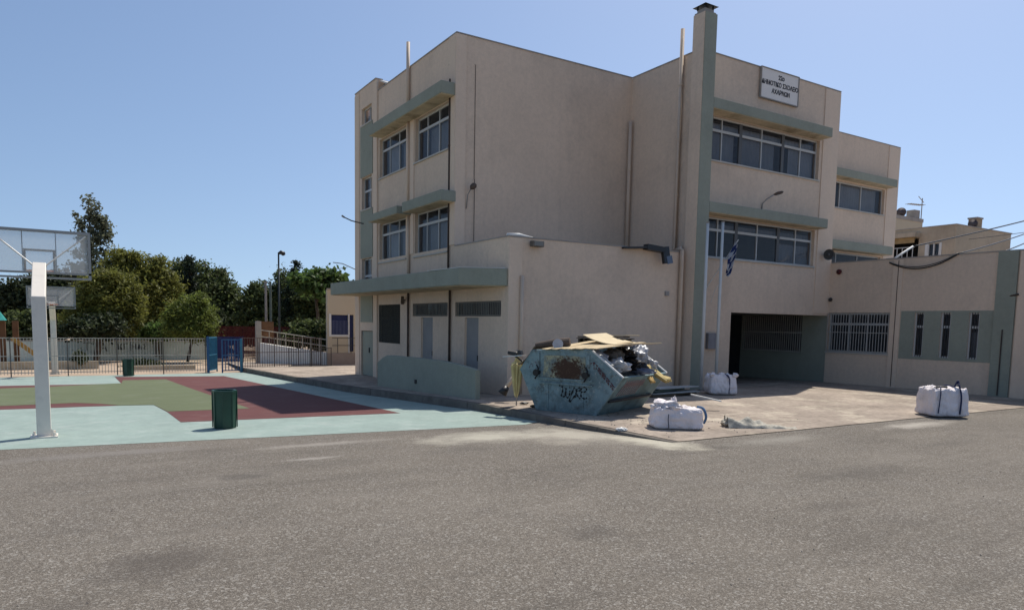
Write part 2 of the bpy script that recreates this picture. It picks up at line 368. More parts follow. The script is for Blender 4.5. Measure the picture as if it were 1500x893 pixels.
m.box(UF - .25, UF, VD + .25, VB, 2.9, ZT)
wall(m, 'v', VB, UF, 33.5, 2.9, ZT, E_H)
m.box(33.25, 33.5, VB + .25, 28.5, -.6, ZT); m.box(12.6, 33.25, 28.25, 28.5, -.6, ZT)
wall(m, 'u', UF, 3.0, VD, -.6, ZL + .12, F_H)
m.box(UF, 40, 3, 3.25, -.6, ZL + .12); m.box(39.75, 40, 3.25, 28.5, -.6, ZL + .12)
m.build('wall', M_wall, school)
# floors, roofs
m = MB()
for z in (4.0, 7.15, 10.3): m.box(UA + .26, 33.24, VB + .26, 28.24, z - .2, z)
m.box(UA + .26, UC - .01, VD + .26, VB - .01, 3.95, 4.25)
m.box(UC + .26, UF - .26, VD + .26, VB + .2, 10.1, 10.3); m.box(UC + .26, UF - .26, VD + .26, VB + .2, 6.95, 7.15); m.box(UC + .26, UF - .26, VD + .26, VB + .2, 3.0, 3.9)
m.box(UF + .26, 39.7, 3.3, VB + 0, 4.2, 4.4); m.box(18.5, UF + .2, VD + .26, 27, 2.76, 2.98)
m.build('roof', M_roofslab, school)
m = MB()  # thin parapet cap
for (x0, x1, y0, y1, z) in ((UA - .02, UA + .27, VB - .02, 26.2, ZT), (UA + .27, UC - .02, VB - .02, VB + .27, ZT), (UC - .02, UC + .25, VD + .27, VB - .02, ZT), (UC - .02, UF + .02, VD - .02, VD + .27, ZT),
                            (UF + .02, 33.52, VB - .02, VB + .27, ZT), (UA - .05, 12.62, 28.22, 28.52, 11.28), (UA - .05, UA + .24, 26.18, 28.22, 11.28), (UA - .02, UC - .1, VD - .02, VD + .27, ZL), (UA - .02, UA + .27, VD + .27, VB - .02, ZL),
                            (UF - .02, UF + .27, 3.0, VD - .05, ZL + .12)): m.box(x0, x1, y0, y1, z, z + .035)
m.split('parapet_cap', M_cap, school)
# flaked pilasters and corner strips in a slightly different beige
m = MB()
wbox(m, 'u', UA, VB, VB + .42, ZL + .05, ZT - .02, 0, .035); wbox(m, 'u', UA, 22.66, 23.30, ZL, 9.35, 0, .03)
wbox(m, 'v', VB, UA - .03, UA + .32, ZL + .05, ZT - .02, 0, .035); wbox(m, 'v', VD, UA, UA + .42, -.4, ZL - .02, 0, .03)
wbox(m, 'v', VD, 23.12, UF, 2.8, ZT - .02, 0, .03); wbox(m, 'u', UF, 13.64, 13.98, -.3, ZL + .1, 0, .035); wbox(m, 'v', VB, 32.6, 33.5, 3, ZT - .02, 0, .03)
wbox(m, 'u', UA, 26.02, 26.4, -.4, 11.2, 0, .06); wbox(m, 'u', UA, 28.0, 28.5, -.4, 11.2, 0, .055); wbox(m, 'u', UF, 9.75, 10.13, -.3, ZL + .1, 0, .05)
m.split('pilaster', M_wallp, school)
# teal panels
m = MB()
for z0, z1 in ((7.87, 9.85), (4.7, 6.58), (2.16, 3.2)): wbox(m, 'u', UA, 26.5, 27.85, z0, z1, .03, .055)
m.split('painted_panel', M_teal, school)
m = MB(); wall(m, 'u', UF - .012, 10.75, 13.62, 1.27, 2.88, F_H[1:], th=.01)
m.split('painted_panel', M_teal, school)
m = MB(); wbox(m, 'u', UF, 10.18, 10.73, -.3, ZL + .13, 0, .06); m.build('pilaster', M_teal, school)
o = MB(); wbox(o, 'u', UA, 26.5, 27.8, 0.02, 1.8, -.08, -.03); o.build('door', M_teal, school)
m = MB(); wbox(m, 'u', UA, 27.0, 27.04, .95, 1.15, -.03, .01); m.build('handle', M_black, bpy.data.objects['door'])
m = MB(); wbox(m, 'u', UF, 3.1, 9.45, .2, 3.9, 0, .02); m.build('gate_panel', M_teal, school)
# window ledges
def ledge(ax, pos, t0, t1, z0, z1, dep):
    m = MB(); wbox(m, ax, pos, t0, t1, z0 + .004, z1, .0, dep); l_ = m.build('window_canopy', M_teal, school, bevel=.015)
    m = MB(); wbox(m, ax, pos, t0 + .02, t1 - .02, z0 - .01, z0 + .003, 0.0, dep - .02); m.build('soffit', M_soff, l_)
    return l_
ledge('u', UA, 19.62, 25.68, 9.0, 9.36, .5)
ledge('u', UA, 19.55, 22.55, 5.86, 6.18, .5); ledge('u', UA, 22.85, 25.6, 5.86, 6.12, .56)
ledge('v', VD, 16.98, 22.95, 8.95, 9.27, .5); ledge('v', VD, 16.98, 22.98, 5.80, 6.12, .5)
ledge('v', VB, UF + .3, 32.62, 8.82, 9.15, .5); ledge('v', VB, UF + .3, 32.6, 5.72, 6.1, .5)
m = MB(); m.prism([(UA, 16.42), (9.9, 16.42), (8.83, 17.1), (8.78, 26.45), (8.8, 28.2), (UA, 28.2)], 3.215, 3.68)
cn = m.build('canopy', M_teal, school, bevel=.02)
m = MB(); m.prism([(UA, 16.5), (9.85, 16.5), (8.9, 17.15), (8.85, 28.1), (UA, 28.1)], 3.20, 3.214); m.build('soffit', M_soff, cn)
m = MB(); m.prism([(9.9, 16.43), (9.75, 16.5), (8.84, 17.09), (8.79, 19), (8.9, 19), (8.95, 17.2), (9.9, 16.55)], 3.68, 3.695); m.build('flashing', M_white, cn)
m = MB(); m.add([(10.1, 25.2, 10.83), (12.2, 25.2, 10.83), (12.2, 26.15, 11.2), (10.1, 26.15, 11.2), (10.1, 25.2, 10.88), (12.2, 25.2, 10.88), (12.2, 26.15, 11.25), (10.1, 26.15, 11.25)], [(0, 3, 2, 1), (4, 5, 6, 7), (0, 1, 5, 4), (1, 2, 6, 5), (2, 3, 7, 6), (3, 0, 4, 7)]); m.build('roof_flashing', M_white, school)
m = MB(); m.box(10.1, 10.3, 25.7, 25.8, 10.4, 11.0); m.box(10.1, 10.3, 25.35, 25.45, 10.4, 10.85); m.split('flashing_support', M_dframe, school)

def window(ax, pos, t0, t1, z0, z1, mull, zt=None, thick=(), blinds=(), sill=True, grille=None, glass=M_glass, frame=M_frame, rec=.12, door=False):
    fm = MB(); d0, d1 = -rec - .05, -rec
    w_ = .05
    wbox(fm, ax, pos, t0, t0 + w_, z0, z1, d0, d1); wbox(fm, ax, pos, t1 - w_, t1, z0, z1, d0, d1)
    wbox(fm, ax, pos, t0 + w_, t1 - w_, z0, z0 + w_, d0, d1); wbox(fm, ax, pos, t0 + w_, t1 - w_, z1 - w_, z1, d0, d1)
    for x in mull: wbox(fm, ax, pos, x - .022, x + .022, z0 + w_, z1 - w_, d0, d1 + .004)
    if zt: wbox(fm, ax, pos, t0 + w_, t1 - w_, zt - .04, zt + .04, d0 - .002, d1 + .008)
    f = fm.build('window', frame, school)
    for x in thick:
        q = MB(); wbox(q, ax, pos, x - .07, x + .07, z0 + w_, z1 - w_, d0 - .01, d1 + .012); q.build('window_post', M_dframe, f)
    g = MB(); cuts = [t0 + w_] + sorted(mull) + [t1 - w_]
    zz = [z0 + w_, zt - .04, zt + .04, z1 - w_] if zt else [z0 + w_, z1 - w_]
    for i in range(len(cuts) - 1):
        for j in range(0, len(zz) - 1, 2):
            dd = -rec - .03 + (.012 if (i + j) % 2 else 0)
            g.add([wpt(ax, pos, cuts[i], zz[j], dd), wpt(ax, pos, cuts[i + 1], zz[j], dd), wpt(ax, pos, cuts[i + 1], zz[j + 1], dd), wpt(ax, pos, cuts[i], zz[j + 1], dd)], [(0, 1, 2, 3)])
    g.build('pane', glass, f)
    if blinds:
        b = MB()
        for (a, c, e, h_) in blinds:
            n_ = max(2, int((c - a) / .09)); vs_ = []; fs = []
            for k in range(n_ + 1):
                t = a + (c - a) * k / n_; dd = -rec - .16 + .006 * (-1) ** k
                vs_ += [wpt(ax, pos, t, e, dd), wpt(ax, pos, t, h_, dd)]
            b.add(vs_, [(2 * k, 2 * k + 2, 2 * k + 3, 2 * k + 1) for k in range(n_)])
        b.build('curtain', M_blind, f)
    if sill:
        s_ = MB(); wbox(s_, ax, pos, t0 - .05, t1 + .05, z0 - .05, z0 - .002, -rec + .004, .05); s_.build('sill', M_sill, f)
    if grille:
        gr_ = MB(); col, sp, d = grille; n_ = int((t1 - t0) / sp)
        for k in range(n_ + 1):
            t = t0 + (t1 - t0) * k / n_; wbox(gr_, ax, pos, t - .009, t + .009, z0 + .01, z1 - .01, d - .009, d + .009)
        for z in (z0 + .05, z1 - .06, (z0 + z1) / 2) if z1 - z0 > .8 else (z0 + .03, z1 - .03): wbox(gr_, ax, pos, t0 - .02, t1 + .02, z - .012, z + .012, d - .02, d - .0095)
        gr_.build('grille', col, f)
    return f
for i, (a, b, z0, z1) in enumerate(A_UP):
    L_ = b - a; mu = [a + L_ * .35, a + L_ * .70]
    zt = 8.55 if z0 > 6 else 5.45
    bl = [(a + .1, a + L_ * .72, z0, zt - .02)] if i % 2 else [(a + L_ * .1, a + L_ * .34, z0, zt), (a + L_ * .45, b - .45, z0, zt)]
    bl.append((a + .1, b - .1, zt, zt + .12))
    window('u', UA, a, b, z0, z1, mu, zt, (), bl)
a, b, z0, z1 = A_LO[0]
f = window('u', UA, a, b, z0, z1, [(a + b) / 2], 2.35, (), (), sill=False, frame=M_shut)
g = MB()
for k in range(33): t = a + .02 + k * (b - a - .04) / 32; wbox(g, 'u', UA, t - .008, t + .008, z0, z1, -.03, -.014)
for k in range(19): z = z0 + .02 + k * (z1 - z0 - .04) / 18; wbox(g, 'u', UA, a, b, z - .008, z + .008, -.046, -.031)
g.build('mesh_screen', M_shut, f)
for (a, b, z0, z1) in A_LO[1:3]: window('u', UA, a, b, z0, z1, [a + (b - a) * .33, a + (b - a) * .66], None, (), (), sill=False, grille=(M_hbar, .10, -.02), frame=M_dframe)
for (a, b, z0, z1) in A_LO[3:]:
    d = MB(); wbox(d, 'u', UA, a, b, z0, z1, -.1, -.05); d = d.build('door', M_bdoor, school)
    h_ = MB(); wbox(h_, 'u', UA, a + .06, a + .10, 1.1, 1.26, -.05, -.015); h_.build('handle', M_black, d)
    h_ = MB(); wbox(h_, 'u', UA, a - .002, a + .045, z0, z1 - .03, -.05, -.03); wbox(h_, 'u', UA, b - .045, b + .002, z0, z1 - .03, -.05, -.03); h_.build('frame', M_wallp, d)
for (a, b, z0, z1) in TW: window('u', UA - .03, a, b, z0, z1, [(a + b) / 2 - .08], (z0 + z1) / 2 + .1 if z1 - z0 > 1 else (None if z0 > 9 else 4.0), (), [(a + .1, b - .4, z0, z1)])
D_m = [17.46 + .6, 18.95, 20.0, 21.1, 22.05]
window('v', VD, *D_H[0], D_m, 8.52, (18.95, 21.1), [(17.5, 18.8, 7.55, 8.5), (19.1, 20.85, 7.55, 8.5), (21.6, 23, 7.55, 8.5), (17.6, 23, 8.52, 8.8)])
window('v', VD, *D_H[1], D_m, 5.38, (18.95, 21.1), [(17.6, 23, 5.4, 5.6), (21.2, 23, 4.5, 5.2)])
window('v', VB, *E_H[0], [27.6, 29.2, 30.8], None, (27.6,), [(26, 28.9, 7.6, 8.75), (29.4, 32.2, 7.6, 8.75)])
window('v', VB, *E_H[1], [27.6, 29.2, 30.8], None, (), ())
a, b, z0, z1 = F_H[0]
window('u', UF, a, b, z0, z1, [a + .85, a + 1.55], 2.42, (), (), grille=(M_bar, .105, .03))
for (a, b, z0, z1) in F_H[1:]:
    window('u', UF, a, b, z0, z1, [], 2.36, (), [(a + .12, b - .02, z0, 2.2)] if a < 11.5 else (), sill=False, rec=.05, frame=M_frame)
    g = MB()
    for k in range(1, 4): t = a + (b - a) * k / 4; wbox(g, 'u', UF, t - .008, t + .008, z0, z1, -.03, -.014)
    g.build('window_bars', M_dbar, school)
# passage under the right wing: side walls, back wall, grille window
m = MB()
wall(m, 'u', UF - .004, VD + .003, 20.4, -.3, 2.76, [(17.46, 20.35, 1.3, 2.74)], th=.2)
m.box(18.3, 18.5, VD + .25, 26, -.3, 2.76)
m.split('passage_wall', M_teal, school)
m = MB(); m.box(UF - .004, UF + .2, 20.405, 26, -.3, 2.76); m.box(18.5, UF - .01, 25.7, 25.98, -.3, 2.75); m.split('passage_wall', mat('passage_shade_render', (.05, .05, .05), .9, .2), school)  # inner walls coloured near black, painting in the deep shade of the passage
m = MB(); m.box(UF - .02, UF + .1, 17.44, 20.37, 1.25, 1.3); m.build('sill', M_teal, school)
g = MB()
for k in range(29): t = 17.5 + k * 2.8 / 28; wbox(g, 'u', UF, t - .01, t + .01, 1.3, 2.72, .03, .05)
wbox(g, 'u', UF, 17.46, 20.35, 1.32, 1.35, .01, .03); wbox(g, 'u', UF, 17.46, 20.35, 2.05, 2.08, .01, .03)
g.build('passage_grille', M_bar, school)
m = MB(); m.box(UF + .1, 30, 8.8, 9.0, 0, 4.1); m.box(UF + .25, 30, 21.2, 21.4, 0, 4.1); m.box(29.8, 30, 9, 21.2, 0, 4.1); m.box(UA + 3, UA + 3.1, VD + .3, 28, 0, 3.9); m.box(UF + .3, 29.7, 9, 18, .25, .3)
m.box(UA + 4, 33, 24, 24.1, 4.1, 10); m.build('inner_wall', mat('inner_wall', (.22, .21, .19), .9), school)
# chimney
m = MB(); m.box(16.45, 16.47, 15.92, 16.38, -.3, 11.68, 0); m.box(16.47, 16.97, 15.9, 16.395, -.3, 11.68, 1)
m.v = m.v; ch = m.build('chimney', [M_wall, M_teal], school)
m = MB(); m.box(16.47, 16.95, 15.94, 16.36, 11.68, 11.73); m.box(16.52, 16.90, 15.99, 16.31, 11.73, 11.82); m.build('chimney_collar', M_cap, ch)
m = MB()
for x in (16.53, 16.87):
    for y in (16.0, 16.3): m.box(x - .02, x + .02, y - .02, y + .02, 11.82, 11.9)
m.add([(16.42, 15.88, 11.90), (17.0, 15.88, 11.90), (17.0, 16.42, 11.90), (16.42, 16.42, 11.90), (16.6, 16.05, 12.0), (16.82, 16.05, 12.0), (16.82, 16.25, 12.0), (16.6, 16.25, 12.0)], [(0, 1, 2, 3), (4, 5, 6, 7), (0, 1, 5, 4), (1, 2, 6, 5), (2, 3, 7, 6), (3, 0, 4, 7)])
m.build('chimney_cowl', M_black, ch)
# pipes
def pipe(pts, r, m_=M_pipe, brackets=True):
    q = MB(); q.tube(pts, r, 12); o = q.build('downpipe', m_, school, smooth=True)
    b = MB()
    for p, s in zip(pts, pts[1:]):
        if abs(p[2] - s[2]) > 1.5:
            for k in range(1, int(abs(p[2] - s[2]) / 1.6)):
                z = p[2] + (s[2] - p[2]) * k / int(abs(p[2] - s[2]) / 1.6); b.tube([(p[0], p[1], z - .025), (p[0], p[1], z + .025)], r + .012, 12)
    if b.v: b.split('bracket', m_, o)
pipe([(16.76, 17.14, 11.62), (16.76, 17.14, 4.72), (16.74, 17.1, 4.66), (16.3, 16.34, 4.66), (16.28, 16.3, 4.58), (16.28, 16.3, .25)], .065)
pipe([(16.72, 19.46, 9.3), (16.72, 19.46, 4.3)], .065)
pipe([(UA - .08, 23.05, 11.6), (UA - .08, 23.05, 9.3)], .06); pipe([(UA - .06, 23.05, 8.98), (UA - .06, 23.05, 6.1)], .05); pipe([(UA - .06, 23.0, 5.85), (UA - .06, 23.0, 3.6)], .05); pipe([(UA - .06, 23.0, 3.2), (UA - .06, 23.0, .2)], .035, M_dpipe)
pipe([(UA - .05, 19.93, 9.55), (UA - .05, 19.93, 3.66)], .03, M_dpipe); pipe([(UA - .05, 19.8, 3.2), (UA - .05, 19.8, .2)], .035, M_dpipe)
pipe([(10.38, VD - .07, 3.5), (10.38, VD - .07, .28)], .055)
q = MB(); q.tube([(UA - .03, 20.06, 10.0), (10.62, VB - .02, 10.0), (10.62, VB - .02, 6.6)], .008, 6); q.tube([(10.62, VB - .045, 6.6), (10.62, VB - .045, 4.6)], .01, 6); q.split('cable', M_dpipe, school)
q = MB(); q.tube([(UF - .02, 10.4, 3.3), (UF - .08, 10.1, 3.35)], .03, 8); q.tube([(UF - .09, 10.45, .3), (UF - .09, 10.45, 2.3)], .018, 8); q.tube([(UF - .04, 13.8, 4.6), (UF - .05, 13.8, .3)], .012, 6); q.split('cable', M_dpipe, school)
m = MB(); wbox(m, 'v', VD, 15.7, 15.84, 3.16, 3.3, .001, .06); m.build('junction_box', M_cap, school)
m = MB(); wbox(m, 'v', VD, 17.6, 18.05, 1.5, 2.02, .001, .12); m.build('meter_box', mat('grey_box', (.24, .23, .24), .6), school)
# whitish mortar on annex corner
m = MB(); m.tube([(UA, VD + .1, ZL + .05), (UA + .35, VD + .05, ZL + .06), (UA + .8, VD + .05, ZL + .03)], [.05, .06, .02], 7); m.build('mortar_patch', M_white, school, smooth=True)

# ------------------------------------------------------------------ name sign
sign = thing('name_sign', 'white rectangular school name board with three rows of black Greek capitals near the roof edge', 'sign', (20.5, VD - .03, 9.9))
m = MB(); wbox(m, 'v', VD, 19.6, 21.5, 9.86, 10.80, .04, .08); m.build('board', mat('sign_white', (.78, .72, .66), .6, .04), sign, bevel=.008)
m = MB()
for (a, b, c, d) in ((19.57, 19.6, 9.83, 10.83), (21.5, 21.53, 9.83, 10.83), (19.6, 21.5, 9.83, 9.86), (19.6, 21.5, 10.80, 10.83)): wbox(m, 'v', VD, a, b, c, d, .03, .10)
m.build('frame', M_cap, sign)
def text_mesh(name, s, size, loc, rot, m_, parent=None, bold=.0, sx=1.0, ext=.004, align='CENTER'):
    cu = bpy.data.curves.new(name, 'FONT'); cu.body = s; cu.size = size; cu.extrude = ext; cu.offset = bold; cu.align_x = align; cu.align_y = 'CENTER'
    t = bpy.data.objects.new(name, cu); C.objects.link(t); bpy.context.view_layer.update()
    me = bpy.data.meshes.new_from_object(t.evaluated_get(bpy.context.evaluated_depsgraph_get())); bpy.data.objects.remove(t)
    me.transform(Matrix.Translation(Vector(loc)) @ rot.to_4x4() @ Matrix.Diagonal((sx, 1, 1, 1))); me.materials.clear(); me.materials.append(m_)
    o = bpy.data.objects.new(name, me); C.objects.link(o)
    if parent: setpar(o, parent)
    return o
ROTD = Matrix(((1, 0, 0), (0, 0, -1), (0, 1, 0)))
M_ink = mat('black_lettering', (.02, .02, .025), .6, 0)
text_mesh('lettering', '22ο', .20, (20.6, VD - .083, 10.60), ROTD, M_ink, sign, .006)
text_mesh('lettering', 'ΔΗΜΟΤΙΚΟ ΣΧΟΛΕΙΟ', .20, (20.55, VD - .083, 10.36), ROTD, M_ink, sign, .006, .93)
text_mesh('lettering', 'ΑΧΑΡΝΩΝ', .20, (20.6, VD - .083, 10.12), ROTD, M_ink, sign, .006, .95)

# ------------------------------------------------------------------ things on the walls
def horn(x, y, z, r, label):
    t = thing('horn_loudspeaker', label, 'loudspeaker', (x, y, z)); d = Vector((-.62, -.76, -.15)).normalized(); o_ = Vector((x, y - .14, z)); P = lambda k: tuple(o_ + d * k)
    q = MB(); q.tube([P(.24), P(.20), P(.08), P(-.02)], [r, r * .86, r * .35, r * .25], 20, cap=False); q.build('horn', mat('grey_horn', (.16, .155, .145), .5), t, smooth=True)
    q = MB(); q.tube([P(.19), P(.195)], r * .84, 20); q.build('mouth', M_black, t)
    q = MB(); q.tube([P(.12), P(.24)], r * .2, 12); q.build('driver', mat('grey_horn_core', (.1, .1, .1), .5), t, smooth=True)
    q = MB(); q.tube([(x, y, z), P(0)], .03, 8); q.build('bracket', M_cap, t)
horn(23.55, VD, 4.95, .2, 'round grey horn loudspeaker with black mouth beside the lower long window')
bell = thing('alarm_bell', 'small dark red round alarm bell on the low wall near the loudspeaker', 'bell', (UF, 16.0, 4.32))
q = MB(); q.tube([(UF - .09, 16.0, 4.32), (UF - .08, 16.0, 4.32), (UF - .03, 16.0, 4.32)], [.03, .095, .095], 18); q.build('gong', mat('red_bell', (.10, .012, .012), .4), bell, smooth=True)
q = MB(); q.tube([(UF - .11, 16.0, 4.32), (UF - .09, 16.0, 4.32)], .035, 10); q.tube([(UF - .03, 16.0, 4.32), (UF, 16.0, 4.32)], .05, 10); q.build('boss', M_black, bell)
cm = thing('security_camera', 'tiny black dome camera on the low wall above the wide barred window', 'camera', (UF, 16.28, 3.3))
q = MB(); q.tube([(UF, 16.28, 3.32), (UF - .04, 16.28, 3.32), (UF - .1, 16.28, 3.30), (UF - .13, 16.28, 3.29)], [.05, .07, .06, .02], 12); q.build('dome', M_black, cm, smooth=True)
q = MB(); q.tube([(UF, 16.28, 3.39), (UF - .05, 16.28, 3.37)], .012, 6); q.build('bracket', M_cap, cm)
def wall_lamp(x, y, z, dx, dy, label, s=1, hs=1):
    t = thing('wall_lamp', label, 'lamp', (x, y, z)); h = Vector((x + dx, y + dy, z + .62 * s))
    q = MB(); q.tube([(x, y, z), (x, y - .02, z + .3 * s), (x + dx * .35, y + dy * .4, z + .45 * s), h], .022, 8); q.build('arm', M_cap, t, smooth=True)
    d = Vector((dx, dy, .12)).normalized(); q = MB()
    q.tube([h - d * .03, h + d * .05 * hs, h + d * .2 * hs, h + d * .42 * hs, h + d * .5 * hs], [.02, .07 * hs, .10 * hs, .08 * hs, .02], 12); o = q.build('lamp_head', mat('bronze_lamp', (.10, .07, .055), .5), t, smooth=True)
    q = MB(); q.tube([h + (d * .1 - Vector((0, 0, .03))) * hs, h + (d * .2 - Vector((0, 0, .06))) * hs, h + (d * .4 - Vector((0, 0, .04))) * hs], [.03 * hs, .07 * hs, .03 * hs], 10); q.build('lens', mat('milky_lens', (.45, .43, .4), .4), t, smooth=True)
wall_lamp(20.0, VD - .02, 6.13, .30, -.25, 'curved arm lamp rising from the ledge over the lower long window', .95, .6)
t = thing('wall_lamp', 'bronze round-headed lamp on a short bracket high on the blank wall', 'lamp', (10.6, VB, 6.2))
q = MB(); q.tube([(10.36, VB - .02, 5.7), (10.36, VB - .1, 6.1), (10.42, VB - .2, 6.28)], .018, 8); q.build('arm', M_cap, t, smooth=True)
q = MB(); q.tube([(10.42, VB - .18, 6.27), (10.44, VB - .22, 6.31), (10.50, VB - .27, 6.38), (10.53, VB - .29, 6.42)], [.03, .085, .09, .04], 14); q.build('lamp_head', mat('bronze_lamp', (.10, .07, .055), .5), t, smooth=True)
t = thing('floodlight', 'brownish box floodlight under the parapet of the annex corner', 'lamp', (10.78, VD, 4.38))
q = MB(); wbox(q, 'v', VD, 10.62, 10.98, 4.30, 4.46, .04, .22); q.build('housing', mat('rusty_grey', (.14, .12, .10), .7, .3, 9), t, bevel=.015)
q = MB(); wbox(q, 'v', VD, 10.65, 10.95, 4.32, 4.44, .222, .23); q.build('glass', mat('lamp_glass', (.2, .19, .17), .2), t); q = MB(); wbox(q, 'v', VD, 10.76, 10.84, 4.36, 4.40, 0, .04); q.build('bracket', M_black, t)
t = thing('floodlight', 'black folded floodlight bracket hanging over the annex roof edge beside the pipe', 'lamp', (15.4, VD, 4.5))
q = MB(); q.beam((13.9, VD - .06, 4.50), (14.7, VD - .16, 4.56), .22, .05); q.beam((14.7, VD - .16, 4.58), (15.35, VD - .24, 4.52), .24, .16); q.build('arm', M_black, t)
q = MB(); q.beam((15.38, VD - .26, 4.62), (15.45, VD - .3, 4.12), .26, .12); q.build('housing', M_black, t, bevel=.01); q = MB(); q.beam((15.5, VD - .34, 4.35), (15.55, VD - .36, 4.12), .22, .02); q.build('glass', mat('blue_glass', (.12, .15, .2), .2), t)
q = MB(); q.tube([(UA - .55, 26.1, 5.86), (UA - .9, 26.45, 5.98), (UA - 1.1, 26.7, 6.12)], .022, 8); t = thing('wall_bracket', 'long thin dark bracket arm sticking out from the left end of the lower ledge', 'bracket', (UA - .55, 26.1, 5.9)); q.build('arm', M_black, t)
q = MB(); q.tube([(UA - 1.1, 26.7, 6.12), (UA - 1.17, 26.77, 6.18)], .035, 8); q.build('insulator', M_cap, t)
t = thing('wall_bracket', 'short grey spiked bracket on the left edge of the stair tower', 'bracket', (UA, 28.4, 4.3)); q = MB(); q.tube([(UA, 28.5, 4.3), (UA - .45, 28.9, 4.55)], .02, 6); q.build('arm', M_cap, t)
q = MB(); q.tube([(UA - .3, 28.7, 4.4), (UA - .75, 28.9, 4.3)], .012, 6); q.tube([(UA - .45, 28.9, 4.55), (UA - .75, 29.2, 4.6)], .02, 6); q.build('prong', M_cap, t)
t = thing('wall_lamp', 'small dark tilted bulkhead lamp on the wall under the canopy', 'lamp', (UA, 23.3, 2.9)); q = MB(); q.beam((UA - .05, 23.55, 2.85), (UA - .16, 23.25, 3.06), .10, .08); q.build('housing', mat('dull_brass', (.12, .09, .06), .6), t); q = MB(); q.tube([(UA, 23.4, 2.97), (UA - .1, 23.4, 2.96)], .02, 6); q.build('bracket', M_black, t)

# ------------------------------------------------------------------ flagpoles and flag
def fpole(x, y, ztop, label):
    t = thing('flagpole', label, 'flagpole', (x, y, .25), 'white flagpoles beside the chimney')
    q = MB(); q.tube([(x, y, .25), (x, y, 3), (x, y, ztop)], [.05, .047, .042], 14); q.build('pole', M_white, t, smooth=True)
    q = MB(); q.tube([(x, y, ztop), (x, y, ztop + .04)], .05, 12); q.build('cap', M_cap, t); q = MB(); q.box(x - .1, x + .1, y - .1, y + .1, .255, .275); q.build('base_plate', M_cap, t)
fpole(16.62, 15.6, 5.38, 'white flagpole standing against the green face of the chimney'); fpole(17.28, 15.6, 5.45, 'white flagpole standing in front of the wall, beside the hanging flag')
t = thing('flag', 'faded blue and white striped flag furled on a slanted stick below the window', 'flag', (17.6, VD, 3.5))
q = MB(); q.tube([(17.5, VD, 3.45), (18.08, VD - .75, 5.0)], .014, 8); q.build('stick', M_white, t)
q = MB(); vs_ = []; fs = []; NU, NV = 22, 40
for j in range(NV + 1):
    s = j / NV; P = Vector((18.02, VD - .72, 4.88)).lerp(Vector((17.76, VD - .62, 3.9)), s)
    wdt = .03 + .06 * math.sin(min(1, s * 1.25) * math.pi * .62)
    if s > .9: wdt *= (1.02 - s) * 9
    for i in range(NU + 1):
        a = i / NU; vs_.append(P + Vector((wdt * (a - .5) * 2 + .02 * math.sin(s * 9), .05 * math.sin(a * 15 + s * 4), -.14 * (a - .5) - .02 * math.sin(a * 9))))
for j in range(NV):
    for i in range(NU): fs.append((j * (NU + 1) + i, j * (NU + 1) + i + 1, (j + 1) * (NU + 1) + i + 1, (j + 1) * (NU + 1) + i))
q.add(vs_, fs); q.m = [(1 if ((k // NU) * .28 + (k % NU) * .36) % 4.2 < 2.1 else 0) for k in range(len(fs))]
q.build('cloth', [mat('flag_blue', (.02, .035, .12), .8), mat('flag_white', (.42, .43, .46), .8)], t, smooth=True)
q = MB(); q.tube([(17.76, VD - .62, 3.92), (17.6, VD - .3, 3.4), (17.55, VD - .2, 3.0)], .008, 6); q.build('rope', M_white, t)

# ------------------------------------------------------------------ ramp wall
t = thing('ramp_wall', 'low grey green wall with a sloping rounded top beside the doors of the school', 'wall', (8.5, 18, .2))
A_, B_ = Vector((8.72, 15.87, 0)), Vector((8.3, 21.7, 0)); prof = [(0, 1.0), (.04, 1.03), (.16, 1.10), (.3, 1.15), (.55, 1.16), (.78, 1.15), (.88, 1.14), (.93, 1.06), (1.0, .88)]
q = MB(); vs_ = []; n_ = len(prof); nrm = Vector((.16, 0.012, 0))
for s, z in prof:
    P = A_.lerp(B_, s)
    for o_ in (Vector((0, 0, 0)), nrm): vs_ += [(P.x + o_.x, P.y + o_.y, -.1), (P.x + o_.x, P.y + o_.y, z)]
fs = []
for i in range(n_ - 1):
    a = 4 * i; b = a + 4; fs += [(a, b, b + 1, a + 1), (a + 2, a + 3, b + 3, b + 2), (a + 1, b + 1, b + 3, a + 3)]
fs += [(0, 1, 3, 2), (4 * n_ - 4, 4 * n_ - 2, 4 * n_ - 1, 4 * n_ - 3)]
q.add(vs_, fs); q.build('wall', M_teal, t, bevel=.012)
P = A_.lerp(B_, .55); q = MB(); q.box(P.x - .03, P.x - .002, P.y - .05, P.y + .05, .40, .52); q.build('tap_box', M_black, t)

